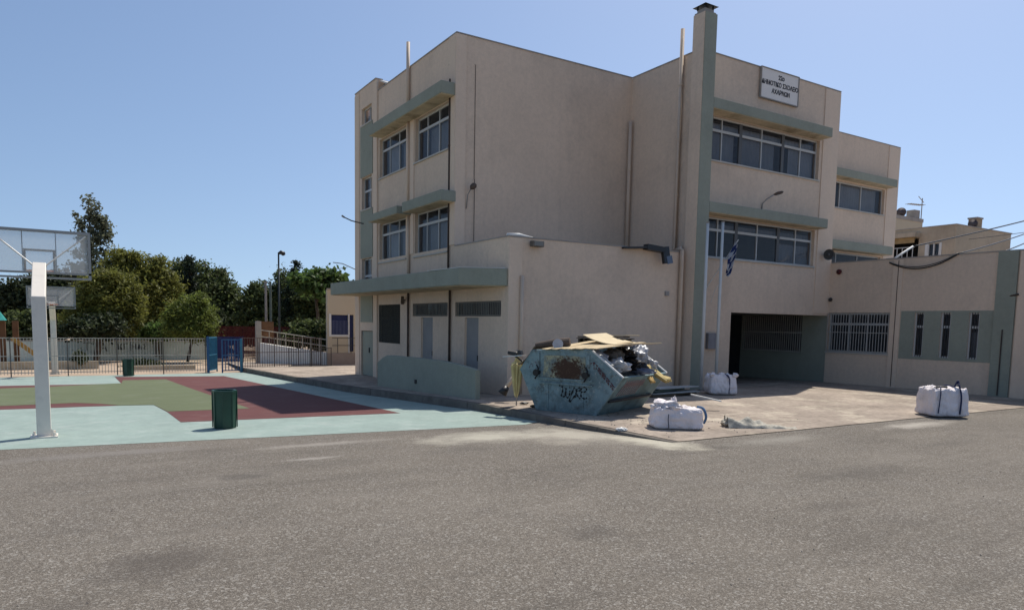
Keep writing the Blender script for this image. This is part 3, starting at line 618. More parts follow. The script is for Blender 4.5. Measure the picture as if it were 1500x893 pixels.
# ------------------------------------------------------------------ basketball hoops
def hoop(x, y, zg, label, dirn=1, w=1.64):
    t = thing('basketball_hoop', label, 'basketball hoop', (x, y, zg), 'basketball hoops of the painted court'); s = dirn
    q = MB(); a = .105
    P = [(y, zg), (y, zg + 2.38), (y + s * .98, zg + 3.0)]
    sec = lambda c, dy, dz: [(x - a, c[0] - dy, c[1] - dz), (x + a, c[0] - dy, c[1] - dz), (x + a, c[0] + dy, c[1] + dz), (x - a, c[0] + dy, c[1] + dz)]
    vs_ = sec(P[0], a * s, 0) + sec(P[1], a * s, -.06) + sec(P[2], .045 * s, -.085)
    q.add(vs_, [(0, 1, 2, 3), (8, 9, 10, 11)] + [(k * 4 + i, k * 4 + (i + 1) % 4, k * 4 + 4 + (i + 1) % 4, k * 4 + 4 + i) for k in (0, 1) for i in range(4)])
    q.build('pole', M_hoop, t, bevel=.012)
    q = MB(); q.box(x - .2, x + .2, y - .2, y + .2, zg + .004, zg + .03)
    for dx in (-.15, .15):
        for dy in (-.15, .15): q.tube([(x + dx, y + dy, zg + .03), (x + dx, y + dy, zg + .09)], .02, 6)
    q.add([(x + a, y - .09, zg + .03), (x + a + .09, y - .09, zg + .03), (x + a, y - .09, zg + .16), (x + a, y - .07, zg + .03), (x + a + .09, y - .07, zg + .03), (x + a, y - .07, zg + .16)], [(0, 1, 2), (3, 5, 4), (0, 3, 4, 1), (1, 4, 5, 2), (0, 2, 5, 3)])
    q.build('base_plate', M_hoop, t)
    yb = y + s * 1.2; z0, z1 = zg + 2.80, zg + 3.70; x0, x1 = x - w / 2, x + w / 2
    q = MB(); q.box(x0 + .05, x1 - .05, yb - .006, yb + .006, z0 + .12, z1 - .05); bd = q.build('backboard', M_board, t)
    q = MB()
    for (a0, a1, b0, b1) in ((x0, x1, z1 - .05, z1), (x0, x1, z0, z0 + .035), (x0, x1, z0 + .09, z0 + .125), (x0, x0 + .045, z0 + .035, z1 - .05), (x1 - .045, x1, z0 + .035, z1 - .05)):
        q.box(a0, a1, yb - .03, yb + .03, b0, b1)
    q.build('board_frame', M_hoopf, t)
    q = MB()
    q.box(x - .25, x + .25, yb + s * .008, yb + s * .014, z0 + .50, z0 + .54)
    for dx in (-.25, .21): q.box(x + dx, x + dx + .04, yb + s * .008, yb + s * .014, z0 + .13, z0 + .50)
    for dx in (-.26, .26): q.box(x + dx - .007, x + dx + .007, yb - s * .02, yb - s * .008, z0 + .13, z1 - .05)
    q.build('target_square', M_hoopf, bd)
    q = MB()
    for dx in (-1, 1): q.tube([(x + dx * .09, y + s * .95, zg + 3.02), (x + dx * (w / 2 - .08), yb - s * .03, z1 - .08)], .014, 8)
    q.build('brace', M_hoop, t)
    q = MB(); zr = z0 + .16; c = Vector((x, yb + s * .42, zr))
    q.tube([c + Vector((.23 * math.cos(k * math.pi / 10), .23 * math.sin(k * math.pi / 10), 0)) for k in range(21)], .011, 6); q.beam((x, yb, zr - .02), (x, yb + s * .2, zr), .12, .02)
    q.build('rim', mat('orange_rim', (.45, .13, .04), .5), t, smooth=True)
    return t
_h = fixp(-.50, 14.3); hoop(_h[0], _h[1], Gc(_h[1]) + .004, 'nearer basketball hoop seen from behind, thick bent pale grey post and clear backboard', 1)
hoop(-.78, 36.0, -.325, 'farther basketball hoop by the fence, small against the dark trees', -1, 1.7)

# ------------------------------------------------------------------ litter bins
def bin_(x, y, zg, r, h, label):
    t = thing('litter_bin', label, 'litter bin', (x, y, zg), 'green litter bins beside the court')
    M_bin = mat('dark_green_enamel', (.007, .050, .030), .38, .15, 4, spec=.5, dirt=(.03, .07, .05), dirt_amt=.3, dirt_scale=5)
    ring = lambda rr, z: [(x + rr * math.cos(k * math.pi / 4 + .5), y + rr * math.sin(k * math.pi / 4 + .5), z) for k in range(8)]
    q = MB(); vs_ = ring(r * .93, zg + .01) + ring(r * .96, zg + h * .5) + ring(r * .99, zg + h * .96)
    q.add(vs_, [tuple(range(8))] + [(j * 8 + k, j * 8 + (k + 1) % 8, j * 8 + 8 + (k + 1) % 8, j * 8 + 8 + k) for j in (0, 1) for k in range(8)])
    q.build('body', M_bin, t, bevel=.006)
    q = MB(); vs_ = ring(r * 1.03, zg + h * .95) + ring(r * 1.03, zg + h) + ring(r * .88, zg + h) + ring(r * .88, zg + h * .8)
    q.add(vs_, [(j * 8 + k, j * 8 + (k + 1) % 8, j * 8 + 8 + (k + 1) % 8, j * 8 + 8 + k) for j in (0, 1, 2) for k in range(8)] + [tuple(range(24, 32))])
    q.build('rim', M_bin, t); q = MB()
    for k in range(8):
        a, b = ring(r * .99, zg)[k], ring(r * 1.0, zg)[k]; q.tube([(a[0], a[1], zg + .02), (b[0], b[1], zg + h * .95)], .011, 6)
    q.build('corner_rib', M_bin, t); q = MB(); q.tube([(x, y, zg - .01), (x, y, zg + .03)], r * .8, 8); q.build('foot', M_black, t)
_h = fixp(2.36, 14.1); bin_(_h[0], _h[1], Gc(_h[1]) + .006, .225, .74, 'larger dark green octagonal litter bin standing on the front edge of the court')
bin_(1.9, 34.4, Gc(34.4) + .006, .22, .72, 'small distant dark green litter bin in front of the bar fence')

# ------------------------------------------------------------------ skip (lugger container)
ax_ = Vector((.395, -.92, 0)).normalized(); bx = Vector((-ax_.y, ax_.x, 0)); SO = Vector((8.88, 13.28, .262))
def S(x, y, z): return SO + ax_ * x + bx * y + Vector((0, 0, z))
skip = thing('skip', 'battered blue green builders skip covered in graffiti and rust, heaped with rubbish on the pavement', 'skip', tuple(SO))
SK = bpy.data.materials.new('worn_skip_paint'); SK.use_nodes = True
n = SK.node_tree.nodes; l = SK.node_tree.links; b = n['Principled BSDF']; b.inputs['Roughness'].default_value = .62
pos = n.new('ShaderNodeNewGeometry').outputs['Position']
def tx(s, d=6, r=.65):
    t_ = n.new('ShaderNodeTexNoise'); t_.inputs['Scale'].default_value = s; t_.inputs['Detail'].default_value = d; t_.inputs['Roughness'].default_value = r; l.new(pos, t_.inputs['Vector']); return t_.outputs['Fac']
def mrr(f, a, c, d=0., e=1.):
    t_ = n.new('ShaderNodeMapRange'); l.new(f, t_.inputs[0])
    for i, v_ in enumerate((a, c, d, e)): t_.inputs[i + 1].default_value = v_
    return t_.outputs[0]
def mx(f, a, c):
    t_ = n.new('ShaderNodeMix'); t_.data_type = 'RGBA'; l.new(f, t_.inputs[0])
    for k, v_ in ((6, a), (7, c)):
        if isinstance(v_, tuple): t_.inputs[k].default_value = (*v_, 1)
        else: l.new(v_, t_.inputs[k])
    return t_.outputs[2]
def ml(a, c):
    t_ = n.new('ShaderNodeMath'); t_.operation = 'MULTIPLY'; l.new(a, t_.inputs[0])
    if isinstance(c, float): t_.inputs[1].default_value = c
    else: l.new(c, t_.inputs[1])
    return t_.outputs[0]
base = mx(mrr(tx(2.2), .3, .7), (.13, .215, .24), (.24, .33, .34))
base = mx(ml(mrr(tx(5), .48, .60), .6), base, (.085, .13, .14))
base = mx(ml(mrr(tx(12, 9, .8), .54, .62), .85), base, (.33, .36, .33))
base = mx(ml(mrr(tx(3.6, 9, .8), .54, .64), .8), base, (.06, .045, .035))
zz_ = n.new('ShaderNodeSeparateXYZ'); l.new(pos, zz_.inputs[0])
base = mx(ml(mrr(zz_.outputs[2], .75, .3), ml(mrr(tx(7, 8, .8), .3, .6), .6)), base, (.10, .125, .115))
l.new(base, b.inputs['Base Color'])
bp = n.new('ShaderNodeBump'); bp.inputs['Strength'].default_value = .35; bp.inputs['Distance'].default_value = .02; l.new(tx(9), bp.inputs['Height']); l.new(bp.outputs[0], b.inputs['Normal'])
W_ = 2.35
prof = [(0, 0), (1.55, 0), (2.15, .85), (1.40, 1.39), (-.14, 1.33), (-.45, .88)]
side = lambda y, t_: [S(x, y, z) for x, z in prof] + [S(x, y + t_, z) for x, z in prof]
q = MB()
for y in (0, W_ - .05): q.add(side(y, .05), [tuple(range(6)), tuple(range(6, 12))[::-1]] + [(i, (i + 1) % 6, (i + 1) % 6 + 6, i + 6) for i in range(6)])
def plate(p, r_, t_=.04, y0=.05, y1=None):
    y1 = y1 or W_ - .05; d = Vector((r_[0] - p[0], r_[1] - p[1])).normalized(); nn = Vector((-d.y, d.x)) * t_
    c = [(p[0], p[1]), (r_[0], r_[1]), (r_[0] + nn.x, r_[1] + nn.y), (p[0] + nn.x, p[1] + nn.y)]
    q.add([S(x, y, z) for y in (y0, y1) for x, z in c], [(0, 1, 2, 3), (7, 6, 5, 4), (0, 4, 5, 1), (1, 5, 6, 2), (2, 6, 7, 3), (3, 7, 4, 0)])
plate(prof[0], prof[1]); plate(prof[4], prof[5]); plate(prof[5], prof[0])
q.build('body', SK, skip, bevel=.008)
q = MB(); plate(prof[1], prof[2]); q.build('end_plate', mat('shade_darkened_end_plate', (.13, .20, .215), .75, .35, 3, dirt=(.04, .045, .042), dirt_amt=.8, dirt_scale=1.6), skip)  # base and mottling darkened: shade painted on the end facing away from the sun
# ribs, side rails, lifting pins
q = MB()
for z in (.62, .72): q.add([S(x, y, zz) for y in (-.035, 0) for x, zz in ((.1, z), (1.45, z - .0), (1.45, z + .035), (.1, z + .035))], [(0, 1, 2, 3), (7, 6, 5, 4), (0, 4, 5, 1), (1, 5, 6, 2), (2, 6, 7, 3), (3, 7, 4, 0)])
for x in (.02, 1.30): q.add([S(xx, y, zz) for y in (-.03, 0) for xx, zz in ((x, .75), (x + .06, .75), (x + .06, 1.3), (x, 1.3))], [(0, 1, 2, 3), (7, 6, 5, 4), (0, 4, 5, 1), (1, 5, 6, 2), (2, 6, 7, 3), (3, 7, 4, 0)])
for x in (.3, 1.2): q.add([S(xx, y, zz) for y in (-.012, 0) for xx, zz in ((x, .05), (x + .03, .05), (x + .03, .6), (x, .6))], [(0, 1, 2, 3), (7, 6, 5, 4), (0, 4, 5, 1), (1, 5, 6, 2), (2, 6, 7, 3), (3, 7, 4, 0)])
q.build('side_rib', SK, skip)
for x in (.06, 1.32):
    q = MB(); q.tube([S(x, 0, .86), S(x, -.13, .86)], .05, 12); q.tube([S(x, -.13, .86), S(x, -.15, .86)], .075, 12); q.tube([S(x - .05, -.02, 1.02), S(x + .02, -.06, .95), S(x, -.08, .8), S(x - .06, -.06, .72)], .022, 8); q.build('lifting_pin', mat('black_steel', (.02, .02, .02), .5, .3), skip)
q = MB()
for y in (0.025, W_ - .025): q.tube([S(prof[3][0], y, prof[3][1]), S(prof[2][0], y, prof[2][1])], .028, 8)
q.split('end_rim', mat('chipped_white_steel', (.72, .70, .66), .6, .3, 9, dirt=(.15, .18, .18), dirt_amt=.8, dirt_scale=5), skip)
q = MB(); q.tube([S(-.14, 0.02, 1.34), S(.6, .02, 1.365), S(1.40, .02, 1.40)], .03, 8); q.tube([S(-.14, W_ - .02, 1.34), S(1.40, W_ - .02, 1.40)], .03, 8); q.tube([S(-.14, 0.02, 1.34), S(-.45, 0.02, .88)], .03, 8); q.split('top_rim', SK, skip)
q = MB(); q.tube([S(1.78, .1, .32), S(1.9, .45, .34), S(1.9, 1.9, .34), S(1.78, 2.25, .32)], .035, 8); q.build('drag_bar', mat('black_steel', (.02, .02, .02), .5, .3), skip)
# graffiti panel
q = MB(); Y = -.006
pan = [(.17, .76), (1.27, .74), (1.25, 1.24), (.95, 1.27), (.2, 1.25)]
q.add([S(x, y, z) for y in (Y, -.001) for x, z in pan], [tuple(range(5)), tuple(range(5, 10))[::-1]] + [(i, (i + 1) % 5, (i + 1) % 5 + 5, i + 5) for i in range(5)])
PN = bpy.data.materials.new('rust_streaked_panel'); PN.use_nodes = True; n = PN.node_tree.nodes; l = PN.node_tree.links; b = n['Principled BSDF']; b.inputs['Roughness'].default_value = .8
pos = n.new('ShaderNodeNewGeometry').outputs['Position']
base = mx(mrr(tx(5), .4, .6), (.17, .21, .20), (.42, .40, .26))
mp = n.new('ShaderNodeMapping'); cc = S(.82, 0, .95); mp.inputs['Location'].default_value = (-cc.x / .34, -cc.y / .42, -cc.z / .27); mp.inputs['Scale'].default_value = (1 / .34, 1 / .42, 1 / .27); l.new(pos, mp.inputs[0])
ln = n.new('ShaderNodeVectorMath'); ln.operation = 'LENGTH'; l.new(mp.outputs[0], ln.inputs[0]); ad = n.new('ShaderNodeMath'); ad.operation = 'ADD'; l.new(ln.outputs['Value'], ad.inputs[0]); l.new(mrr(tx(16, 7, .8), .2, .8, -.9, .9), ad.inputs[1])
base = mx(mrr(ad.outputs[0], 1.15, .85), base, (.055, .024, .012)); base = mx(ml(mrr(tx(22, 4), .56, .6), .5), base, (.10, .06, .03)); l.new(base, b.inputs['Base Color'])
q.build('rusted_panel', PN, skip)
def stroke(pts, w0, y=-.012, z0=0):
    q_ = MB(); n_ = len(pts); vs_ = []
    P = [Vector(p) for p in pts]
    for i, p in enumerate(P):
        d = (P[min(i + 1, n_ - 1)] - P[max(i - 1, 0)]).normalized(); nn = Vector((-d.y, d.x)) * w0 * (.6 + .5 * math.sin(i * 1.3 + 1))
        for s_ in (-1, 1):
            for yy in (y, y + .003): vs_.append(S(p.x + nn.x * s_, yy, p.y + nn.y * s_))
    fs = []
    for i in range(n_ - 1):
        a = 4 * i; b_ = a + 4; fs += [(a, b_, b_ + 2, a + 2), (a + 1, a + 3, b_ + 3, b_ + 1), (a, a + 1, b_ + 1, b_), (a + 2, b_ + 2, b_ + 3, a + 3)]
    return vs_, fs
def strokes(name, lst, w0, m_, y=-.012):
    q_ = MB()
    for k, s_ in enumerate(lst):
        # resample with curves
        P = [Vector(p) for p in s_]; out = []
        for i in range(len(P) - 1):
            p0, p1, p2, p3 = P[max(i - 1, 0)], P[i], P[i + 1], P[min(i + 2, len(P) - 1)]
            for j in range(5):
                t_ = j / 5; out.append(.5 * ((2 * p1) + (p2 - p0) * t_ + (2 * p0 - 5 * p1 + 4 * p2 - p3) * t_ ** 2 + (3 * p1 - p0 - 3 * p2 + p3) * t_ ** 3))
        out.append(P[-1]); v_, f_ = stroke(out, w0, y - .0006 * k); q_.add(v_, f_)
    return q_.build(name, m_, skip)
tagm = mat('black_spray_paint', (.008, .008, .01), .6, .1)
strokes('graffiti', [[(.60, .60), (.68, .58), (.70, .48), (.67, .38), (.74, .36), (.78, .46), (.79, .55)], [(.79, .55), (.77, .42), (.83, .34), (.88, .42), (.88, .5)],
    [(.87, .56), (.885, .58)], [(1.0, .58), (.95, .48), (.88, .28), (.9, .26), (1.0, .38), (1.04, .46), (1.02, .36)], [(1.03, .52), (1.12, .58), (1.14, .52), (1.05, .50), (1.08, .40), (1.15, .34)],
    [(1.16, .55), (1.24, .60), (1.30, .56), (1.26, .50), (1.18, .49), (1.17, .40), (1.25, .35), (1.32, .37)], [(1.30, .30), (1.31, .28)]], .020, tagm)
redm = mat('dark_red_paint', (.10, .03, .035), .7, .1)
g_ = [[(1.38, 1.12), (1.46, 1.14), (1.55, 1.08)], [(1.46, 1.13), (1.47, 1.0)]]
for k in range(9):
    x = 1.52 + k * .052; z = 1.00 - k * .052
    g_.append([(x, z), (x + .01, z + .09), (x + .035, z + .06), (x + .03, z - .03)][: 3 + k % 2])
    if k % 2: g_.append([(x - .01, z + .05), (x + .04, z + .02)])
strokes('graffiti', g_, .012, redm)
g_ = []
for k in range(15):
    x = .22 + k * .075; g_.append([(x, .66), (x, .58)]); 
    if k % 3: g_.append([(x, .655), (x + .04, .655)])
    if k % 2: g_.append([(x, .60), (x + .045, .61)])
strokes('graffiti', g_, .005, mat('faded_pale_lettering', (.26, .32, .33), .8))
strokes('graffiti', [[(-.05, 1.1), (0.02, 1.0), (-.02, .93), (.07, .9)], [(-.2, .95), (-.15, 1.05), (-.1, .98)]], .007, mat('purple_spray', (.13, .05, .10), .7))
# pinkish scrawl on the end plate
q = MB()
for k in range(9):
    y = .3 + k * .11; a = (1.75 + .02 * (k % 2), .30); 
    P0 = S(1.70, y, .215 * 1 + .0); 
    f0 = lambda s_, yy: S(1.55 + .6 * s_ + .012, yy, .85 * s_)
    q.tube([f0(.5, y), f0(.9, y + .05), f0(.72, y + .12)], .009, 5)
q.build('graffiti', mat('faded_pink_paint', (.30, .22, .22), .8), skip)

# ------------------------------------------------------------------ rubbish in and round the skip
def sheet_thing(name, label, cat, corners, th, m_, bend=0, group=None, seg=10, jag=0):
    q = MB(); a, b_, c, d = [Vector(p) for p in corners]; vs_ = []; N = seg
    for j in range(N + 1):
        for i in range(N + 1):
            s, t_ = i / N, j / N; P = a.lerp(b_, s).lerp(d.lerp(c, s), t_)
            P = P + Vector((0, 0, bend * (4 * (s - .5) ** 2 - .5) + jag * noise.noise(P * 3)))
            vs_.append(P)
    k = len(vs_); vs_ += [p + Vector((0, 0, th)) for p in vs_]; f = lambda i, j, o=0: j * (N + 1) + i + o
    fs = []
    for j in range(N):
        for i in range(N):
            fs.append((f(i, j), f(i, j + 1), f(i + 1, j + 1), f(i + 1, j))); fs.append((f(i, j, k), f(i + 1, j, k), f(i + 1, j + 1, k), f(i, j + 1, k)))
    for i in range(N):
        fs += [(f(i, 0), f(i + 1, 0), f(i + 1, 0, k), f(i, 0, k)), (f(i, N), f(i, N, k), f(i + 1, N, k), f(i + 1, N)), (f(0, i), f(0, i, k), f(0, i + 1, k), f(0, i + 1)), (f(N, i), f(N, i + 1), f(N, i + 1, k), f(N, i, k))]
    q.add(vs_, fs); o = q.build(name, m_); return tag(o, label, cat, group)
M_card = mat('tan_cardboard', (.56, .44, .27), .9, .1, 4, dirt=(.3, .22, .13), dirt_amt=.3, dirt_scale=6)
M_wood = mat('weathered_timber', (.40, .31, .20), .85, .25, 6, .4, 30)
M_dwood = mat('dark_old_timber', (.10, .075, .05), .9, .3, 8, .4, 30)
sheet_thing('cardboard_sheet', 'long pale curved cardboard sheet lying topmost on the heaped skip', 'cardboard', [S(.75, .75, 1.66), S(2.05, .6, 1.50), S(2.4, 1.4, 1.52), S(.95, 1.5, 1.70)], .018, mat('pale_cardboard', (.66, .54, .35), .9, .08, 4), .10)
def plank(a, b_, w_, h_, label, m_=M_wood, name='timber_board'):
    q = MB(); q.beam(a, b_, w_, h_); o = q.build(name, m_, bevel=.004); return tag(o, label, 'board')
for k_ in range(7):
    x_ = .28 + k_ * .205; o = plank(S(x_, -.14 + .07 * (k_ % 3), 1.375 + .045 * x_), S(x_ + .42, 1.4 - .1 * (k_ % 3), 1.57 + .01 * (k_ % 2)), .185, .022, '%s tan board from the left in the row laid across the top of the skip' % ('first', 'second', 'third', 'fourth', 'fifth', 'sixth', 'seventh')[k_], M_card)
    o['group'] = 'tan boards laid across the skip'
plank(S(.2, 1.75, 1.66), S(1.35, 1.65, 1.68), .5, .03, 'dark flat board raised at the back of the heap on the skip', M_dwood)
plank(S(.65, 1.95, 1.70), S(1.5, 1.85, 1.72), .5, .02, 'thin light panel on the very back of the skip heap', M_card)
q = MB()
for k in range(9): q.box(0, .06, 0, 1, 0, .12) if False else q.beam(S(.25 + k * .14, 1.45, 1.54), S(.25 + k * .14, 1.95, 1.55), .05, .14)
for y in (1.45, 1.7, 1.95): q.beam(S(.2, y, 1.625), S(1.45, y, 1.635), .09, .02); q.beam(S(.2, y, 1.45), S(1.45, y, 1.45), .09, .02)
tag(q.build('wooden_pallet', M_dwood), 'dark slatted pallet on the skip under the raised dark board', 'pallet')
# lumps and bags
def blob(name, label, cat, c, rx, ry, rz, m_, amp=.35, fr=4, seed=0, parent=None, sub=4, flat=.0, rot=0):
    bm = bmesh.new(); bmesh.ops.create_icosphere(bm, subdivisions=sub, radius=1)
    sv = Vector((seed * 7.3, seed * 3.1, seed)); M = Matrix.Rotation(rot, 3, 'Z')
    for v_ in bm.verts:
        p = v_.co.copy(); nn = noise.noise(p * fr * .4 + sv) + .6 * abs(noise.noise(p * fr + sv)) - .5 * abs(noise.noise(p * fr * 1.9 - sv))
        p *= 1 + amp * nn; p = Vector((p.x * rx, p.y * ry, max(p.z, -1 + flat) * rz)); v_.co = M @ p + Vector(c)
    me = bpy.data.meshes.new(name); bm.to_mesh(me); bm.free(); me.materials.append(m_); me.polygons.foreach_set('use_smooth', [True] * len(me.polygons))
    o = bpy.data.objects.new(name, me); C.objects.link(o)
    if parent: setpar(o, parent)
    else: tag(o, label, cat)
    return o
M_pbag = mat('pale_plastic_bag', (.42, .42, .43), .4, .15, 6, spec=.5); M_bbag = mat('black_rubbish_bag', (.012, .012, .014), .3, .2, 6, spec=.5); M_gtx = mat('brown_rag', (.14, .12, .10), .9, .4, 6); M_nat = mat('mixed_rubble', (.09, .085, .075), .95, .5, 9, 1, 20, dirt=(.3, .28, .25), dirt_amt=.8, dirt_scale=9)
# rubble fill that carries the loose things
q = MB(); N = 26; vs_ = []
for j in range(N + 1):
    for i in range(N + 1):
        s, t_ = i / N, j / N; x = -.1 + s * 2.14; y = .07 + t_ * (W_ - .14); top = min(1.30, 1.30 - max(0, x - 1.25) * .55) if x < 2.2 else .8
        lim = 1.39 - max(0, x - 1.40) * .72
        z = min(top, lim - .08) - .1 + .12 * noise.noise(Vector((x * 3, y * 3, 1))) + .06 * noise.noise(Vector((x * 9, y * 9, 4)))
        vs_.append(S(x, y, z))
q.add(vs_, [(j * (N + 1) + i, j * (N + 1) + i + 1, (j + 1) * (N + 1) + i + 1, (j + 1) * (N + 1) + i) for j in range(N) for i in range(N)])
tag(q.build('rubble', M_nat, smooth=True), 'dark mixed rubble filling the skip under boards and bags', 'rubble', kind='stuff')
blob('plastic_bag', 'pale crumpled plastic bag at the low near lip of the skip', 'bag', S(1.78, .5, 1.06), .21, .3, .15, M_pbag, .5, 5, 1)
blob('plastic_bag', 'white torn plastic bag standing at the far corner of the skip end', 'bag', S(1.62, 1.85, 1.22), .2, .24, .25, M_pbag, .6, 5, 2)
blob('plastic_bag', 'grey white plastic bag draped over the far rim beside the yellow cloth', 'bag', S(1.86, 1.95, 1.0), .14, .2, .17, M_pbag, .6, 6, 3)
blob('rubbish_bag', 'shiny black rubbish bag in the middle of the open skip end', 'bag', S(1.80, 1.2, 1.07), .17, .4, .12, M_bbag, .5, 5, 4)
blob('rubbish_bag', 'dark bundled rubbish bag high at the back of the open skip end', 'bag', S(1.45, 1.4, 1.28), .2, .36, .17, M_bbag, .4, 5, 5)
blob('cloth_bundle', 'brown grey rag bundle just beneath the cardboard in the open skip end', 'cloth', S(1.48, .85, 1.26), .22, .26, .17, M_gtx, .4, 5, 6)
q = MB(); pts = [S(1.35, .2, 1.30), S(1.5, .2, 1.24), S(1.65, .22, 1.12), S(1.78, .22, 1.04)]
q.tube(pts, [.075, .08, .08, .07], 14); o = q.build('roll', mat('striped_foil', (.48, .48, .46), .5, .5, 14)); o.name = 'foil_roll'; tag(o, 'pale ribbed foil covered roll inside the near skip rim', 'roll')
q = MB(); q.tube([S(1.25, .3, 1.38), S(1.42, .33, 1.27), S(1.55, .42, 1.2)], .10, 14); o = q.build('carpet_roll', mat('grey_roll', (.24, .24, .26), .8)); tag(o, 'plain grey roll poking out under the boards near the skip rim', 'roll')
blob('cloth_bundle', 'blue grey cloth strip at the bottom lip of the skip end', 'cloth', S(1.97, 1.1, .95), .1, .5, .07, mat('slate_cloth', (.16, .18, .24), .8, .3), .4, 5, 8)
M_yel = mat('dirty_yellow_fabric', (.46, .36, .16), .85, .2, 5)
q = MB(); vs_ = []
for j in range(13):
    s = j / 12; P = S(1.93, 1.75, 1.0).lerp(S(2.45, 1.75, .72), s) + Vector((0, 0, -.05 * math.sin(s * 3)))
    for i in range(9): a = i / 8 - .5; vs_.append(P + bx * (a * (.22 + .1 * s)) + Vector((0, 0, .05 * math.sin(i * 1.9 + s * 3))))
q.add(vs_, [(j * 9 + i, j * 9 + i + 1, j * 9 + i + 10, j * 9 + i + 9) for j in range(12) for i in range(8)])
o = q.build('yellow_cloth', M_yel, smooth=True); md = o.modifiers.new('s', 'SOLIDIFY'); md.thickness = .03; tag(o, 'yellow foam or cloth strip hanging out over the far right lip of the skip', 'cloth')
q = MB(); vs_ = []
for j in range(13):
    s = j / 12; P = S(1.93, 1.5, .97).lerp(S(2.22, 1.4, .68), s)
    for i in range(7): a = i / 6 - .5; vs_.append(P + bx * (a * .2) + Vector((0, 0, .03 * math.sin(i * 2.3 + s * 5))))
q.add(vs_, [(j * 7 + i, j * 7 + i + 1, j * 7 + i + 8, j * 7 + i + 7) for j in range(12) for i in range(6)])
o = q.build('yellow_cloth', mat('orange_yellow_foam', (.50, .33, .12), .85, .3, 8), smooth=True); md = o.modifiers.new('s', 'SOLIDIFY'); md.thickness = .03; tag(o, 'shorter orange yellow rag hanging beside the longer strip on the skip lip', 'cloth')
# left end: brown cloth ridge, carpet roll, folded umbrella, blacks
q = MB(); q.tube([S(-.12, .1, 1.46), S(.2, .28, 1.5), S(.5, .35, 1.53), S(.62, .4, 1.55)], [.05, .10, .12, .11], 12); tag(q.build('carpet_roll', mat('brown_roll', (.10, .075, .06), .9, .3)), 'dark brown rolled carpet lying across the left top of the skip', 'roll')
q = MB(); q.tube([S(.45, .15, 1.5), S(.47, .12, 1.51)], [.12, .12], 14); tag(q.build('plastic_disc', M_pbag), 'round white plastic lid leaning beside the brown carpet roll', 'lid')
sheet_thing('cardboard_sheet', 'brown bent cardboard sheet draped over the sloping left end of the skip', 'cardboard', [S(-.08, .0, 1.40), S(-.52, -.02, .96), S(-.60, .5, .98), S(-.12, .6, 1.42)], .02, mat('brown_cardboard', (.22, .17, .11), .9, .3, 5), .03, jag=.05)
u_ = thing('parasol', 'closed dirty yellow parasol leaning upright against the left end of the skip', 'parasol', (8.97, 14.15, .25))
q = MB(); ub = Vector((8.93, 14.2, .26)); vs_ = []; rr = [(0.22, .03), (.30, .05), (.55, .085), (.85, .11), (.98, .12), (1.02, .06), (1.15, .03)]
for k, (z, r_) in enumerate(rr):
    for i in range(18): a = i * math.pi / 9; r2 = r_ * (1 + .28 * math.cos(i * math.pi)); vs_.append(ub + Vector((r2 * math.cos(a), r2 * math.sin(a), z + .03 * math.sin(i * 1.3))))
q.add(vs_, [(k * 18 + i, k * 18 + (i + 1) % 18, k * 18 + 18 + (i + 1) % 18, k * 18 + 18 + i) for k in range(len(rr) - 1) for i in range(18)] + [tuple(range(18))])
q.build('canopy', mat('yellow_canopy', (.62, .52, .26), .85, .15, 5), u_); q = MB(); q.tube([ub, ub + Vector((0, 0, 1.35))], .016, 8); q.build('shaft', M_cap, u_)
t = thing('broken_chair', 'black broken seat frame jutting from the left end of the skip', 'chair', tuple(S(-.6, .1, 1.15))); q = MB(); q.beam(S(-.85, .1, 1.27), S(-.6, .12, 1.24), .16, .09); q.beam(S(-.55, .1, 1.33), S(-.5, .1, 1.2), .12, .09); q.build('pad', M_black, t, bevel=.02); q = MB(); q.beam(S(-.95, .08, 1.17), S(-.42, .1, 1.22), .2, .02); q.build('seat_plate', M_white, t); q = MB(); q.tube([S(-.7, .12, 1.2), S(-.45, .14, 1.05)], .02, 8); q.build('strut', M_black, t)
t = thing('exhaust_pipe', 'short grey pipe with a black sooty end at the left end of the skip', 'pipe', (9.3, 15, .7)); q = MB(); q.tube([Vector((9.42, 14.95, 1.0)), Vector((9.12, 15.0, .62))], .055, 12); q.build('tube', M_pipe, t, smooth=True); q = MB(); q.tube([Vector((9.14, 15.0, .63)), Vector((9.02, 15.02, .46))], [.07, .12], 12); q.build('sooty_end', M_black, t, smooth=True)
# scraps on the ground near the skip
for k, (x, y, lab, c_) in enumerate(((9.25, 14.35, 'small black rag on the sunlit pavement by the foot of the parasol', M_black), (9.15, 13.75, 'dark scrap of wood on the pavement beside the skip corner', M_dwood))):
    blob('scrap', lab, 'scrap', (x, y, .285), .11, .06, .03, c_, .4, 5, 20 + k, flat=.4)
blob('paper_scrap', 'crumpled white paper lying on the kerb edge in front of the skip', 'paper', (8.62, 10.0, .28), .09, .1, .035, M_white, .6, 6, 31, flat=.3)
q = MB()
for k in range(260):
    x = random.gauss(9.8, 1.3); y = random.gauss(10.6, 1.6); s = random.uniform(.006, .022)
    if x < kx(max(8.7, min(y, 30))) + .2 or y < 8.7 or y > 16: continue
    q.add([(x - s, y - s, .26), (x + s, y - s * .6, .26), (x + s * .4, y + s, .26), (x, y, .262 + s)], [(0, 1, 3), (1, 2, 3), (2, 0, 3)])
for k in range(220):
    x = random.uniform(-2, 12); y = random.uniform(2.5, 8.4); s = random.uniform(.004, .012)
    q.add([(x - s, y - s, .252), (x + s, y - s * .6, .252), (x + s * .4, y + s, .252), (x, y, .252 + s)], [(0, 1, 3), (1, 2, 3), (2, 0, 3)])
tag(q.build('gravel', mat('loose_gravel', (.17, .15, .13), .95, .5, 30)), 'scattered crumbs of gravel and mortar on pavement and yard', 'gravel', kind='stuff')
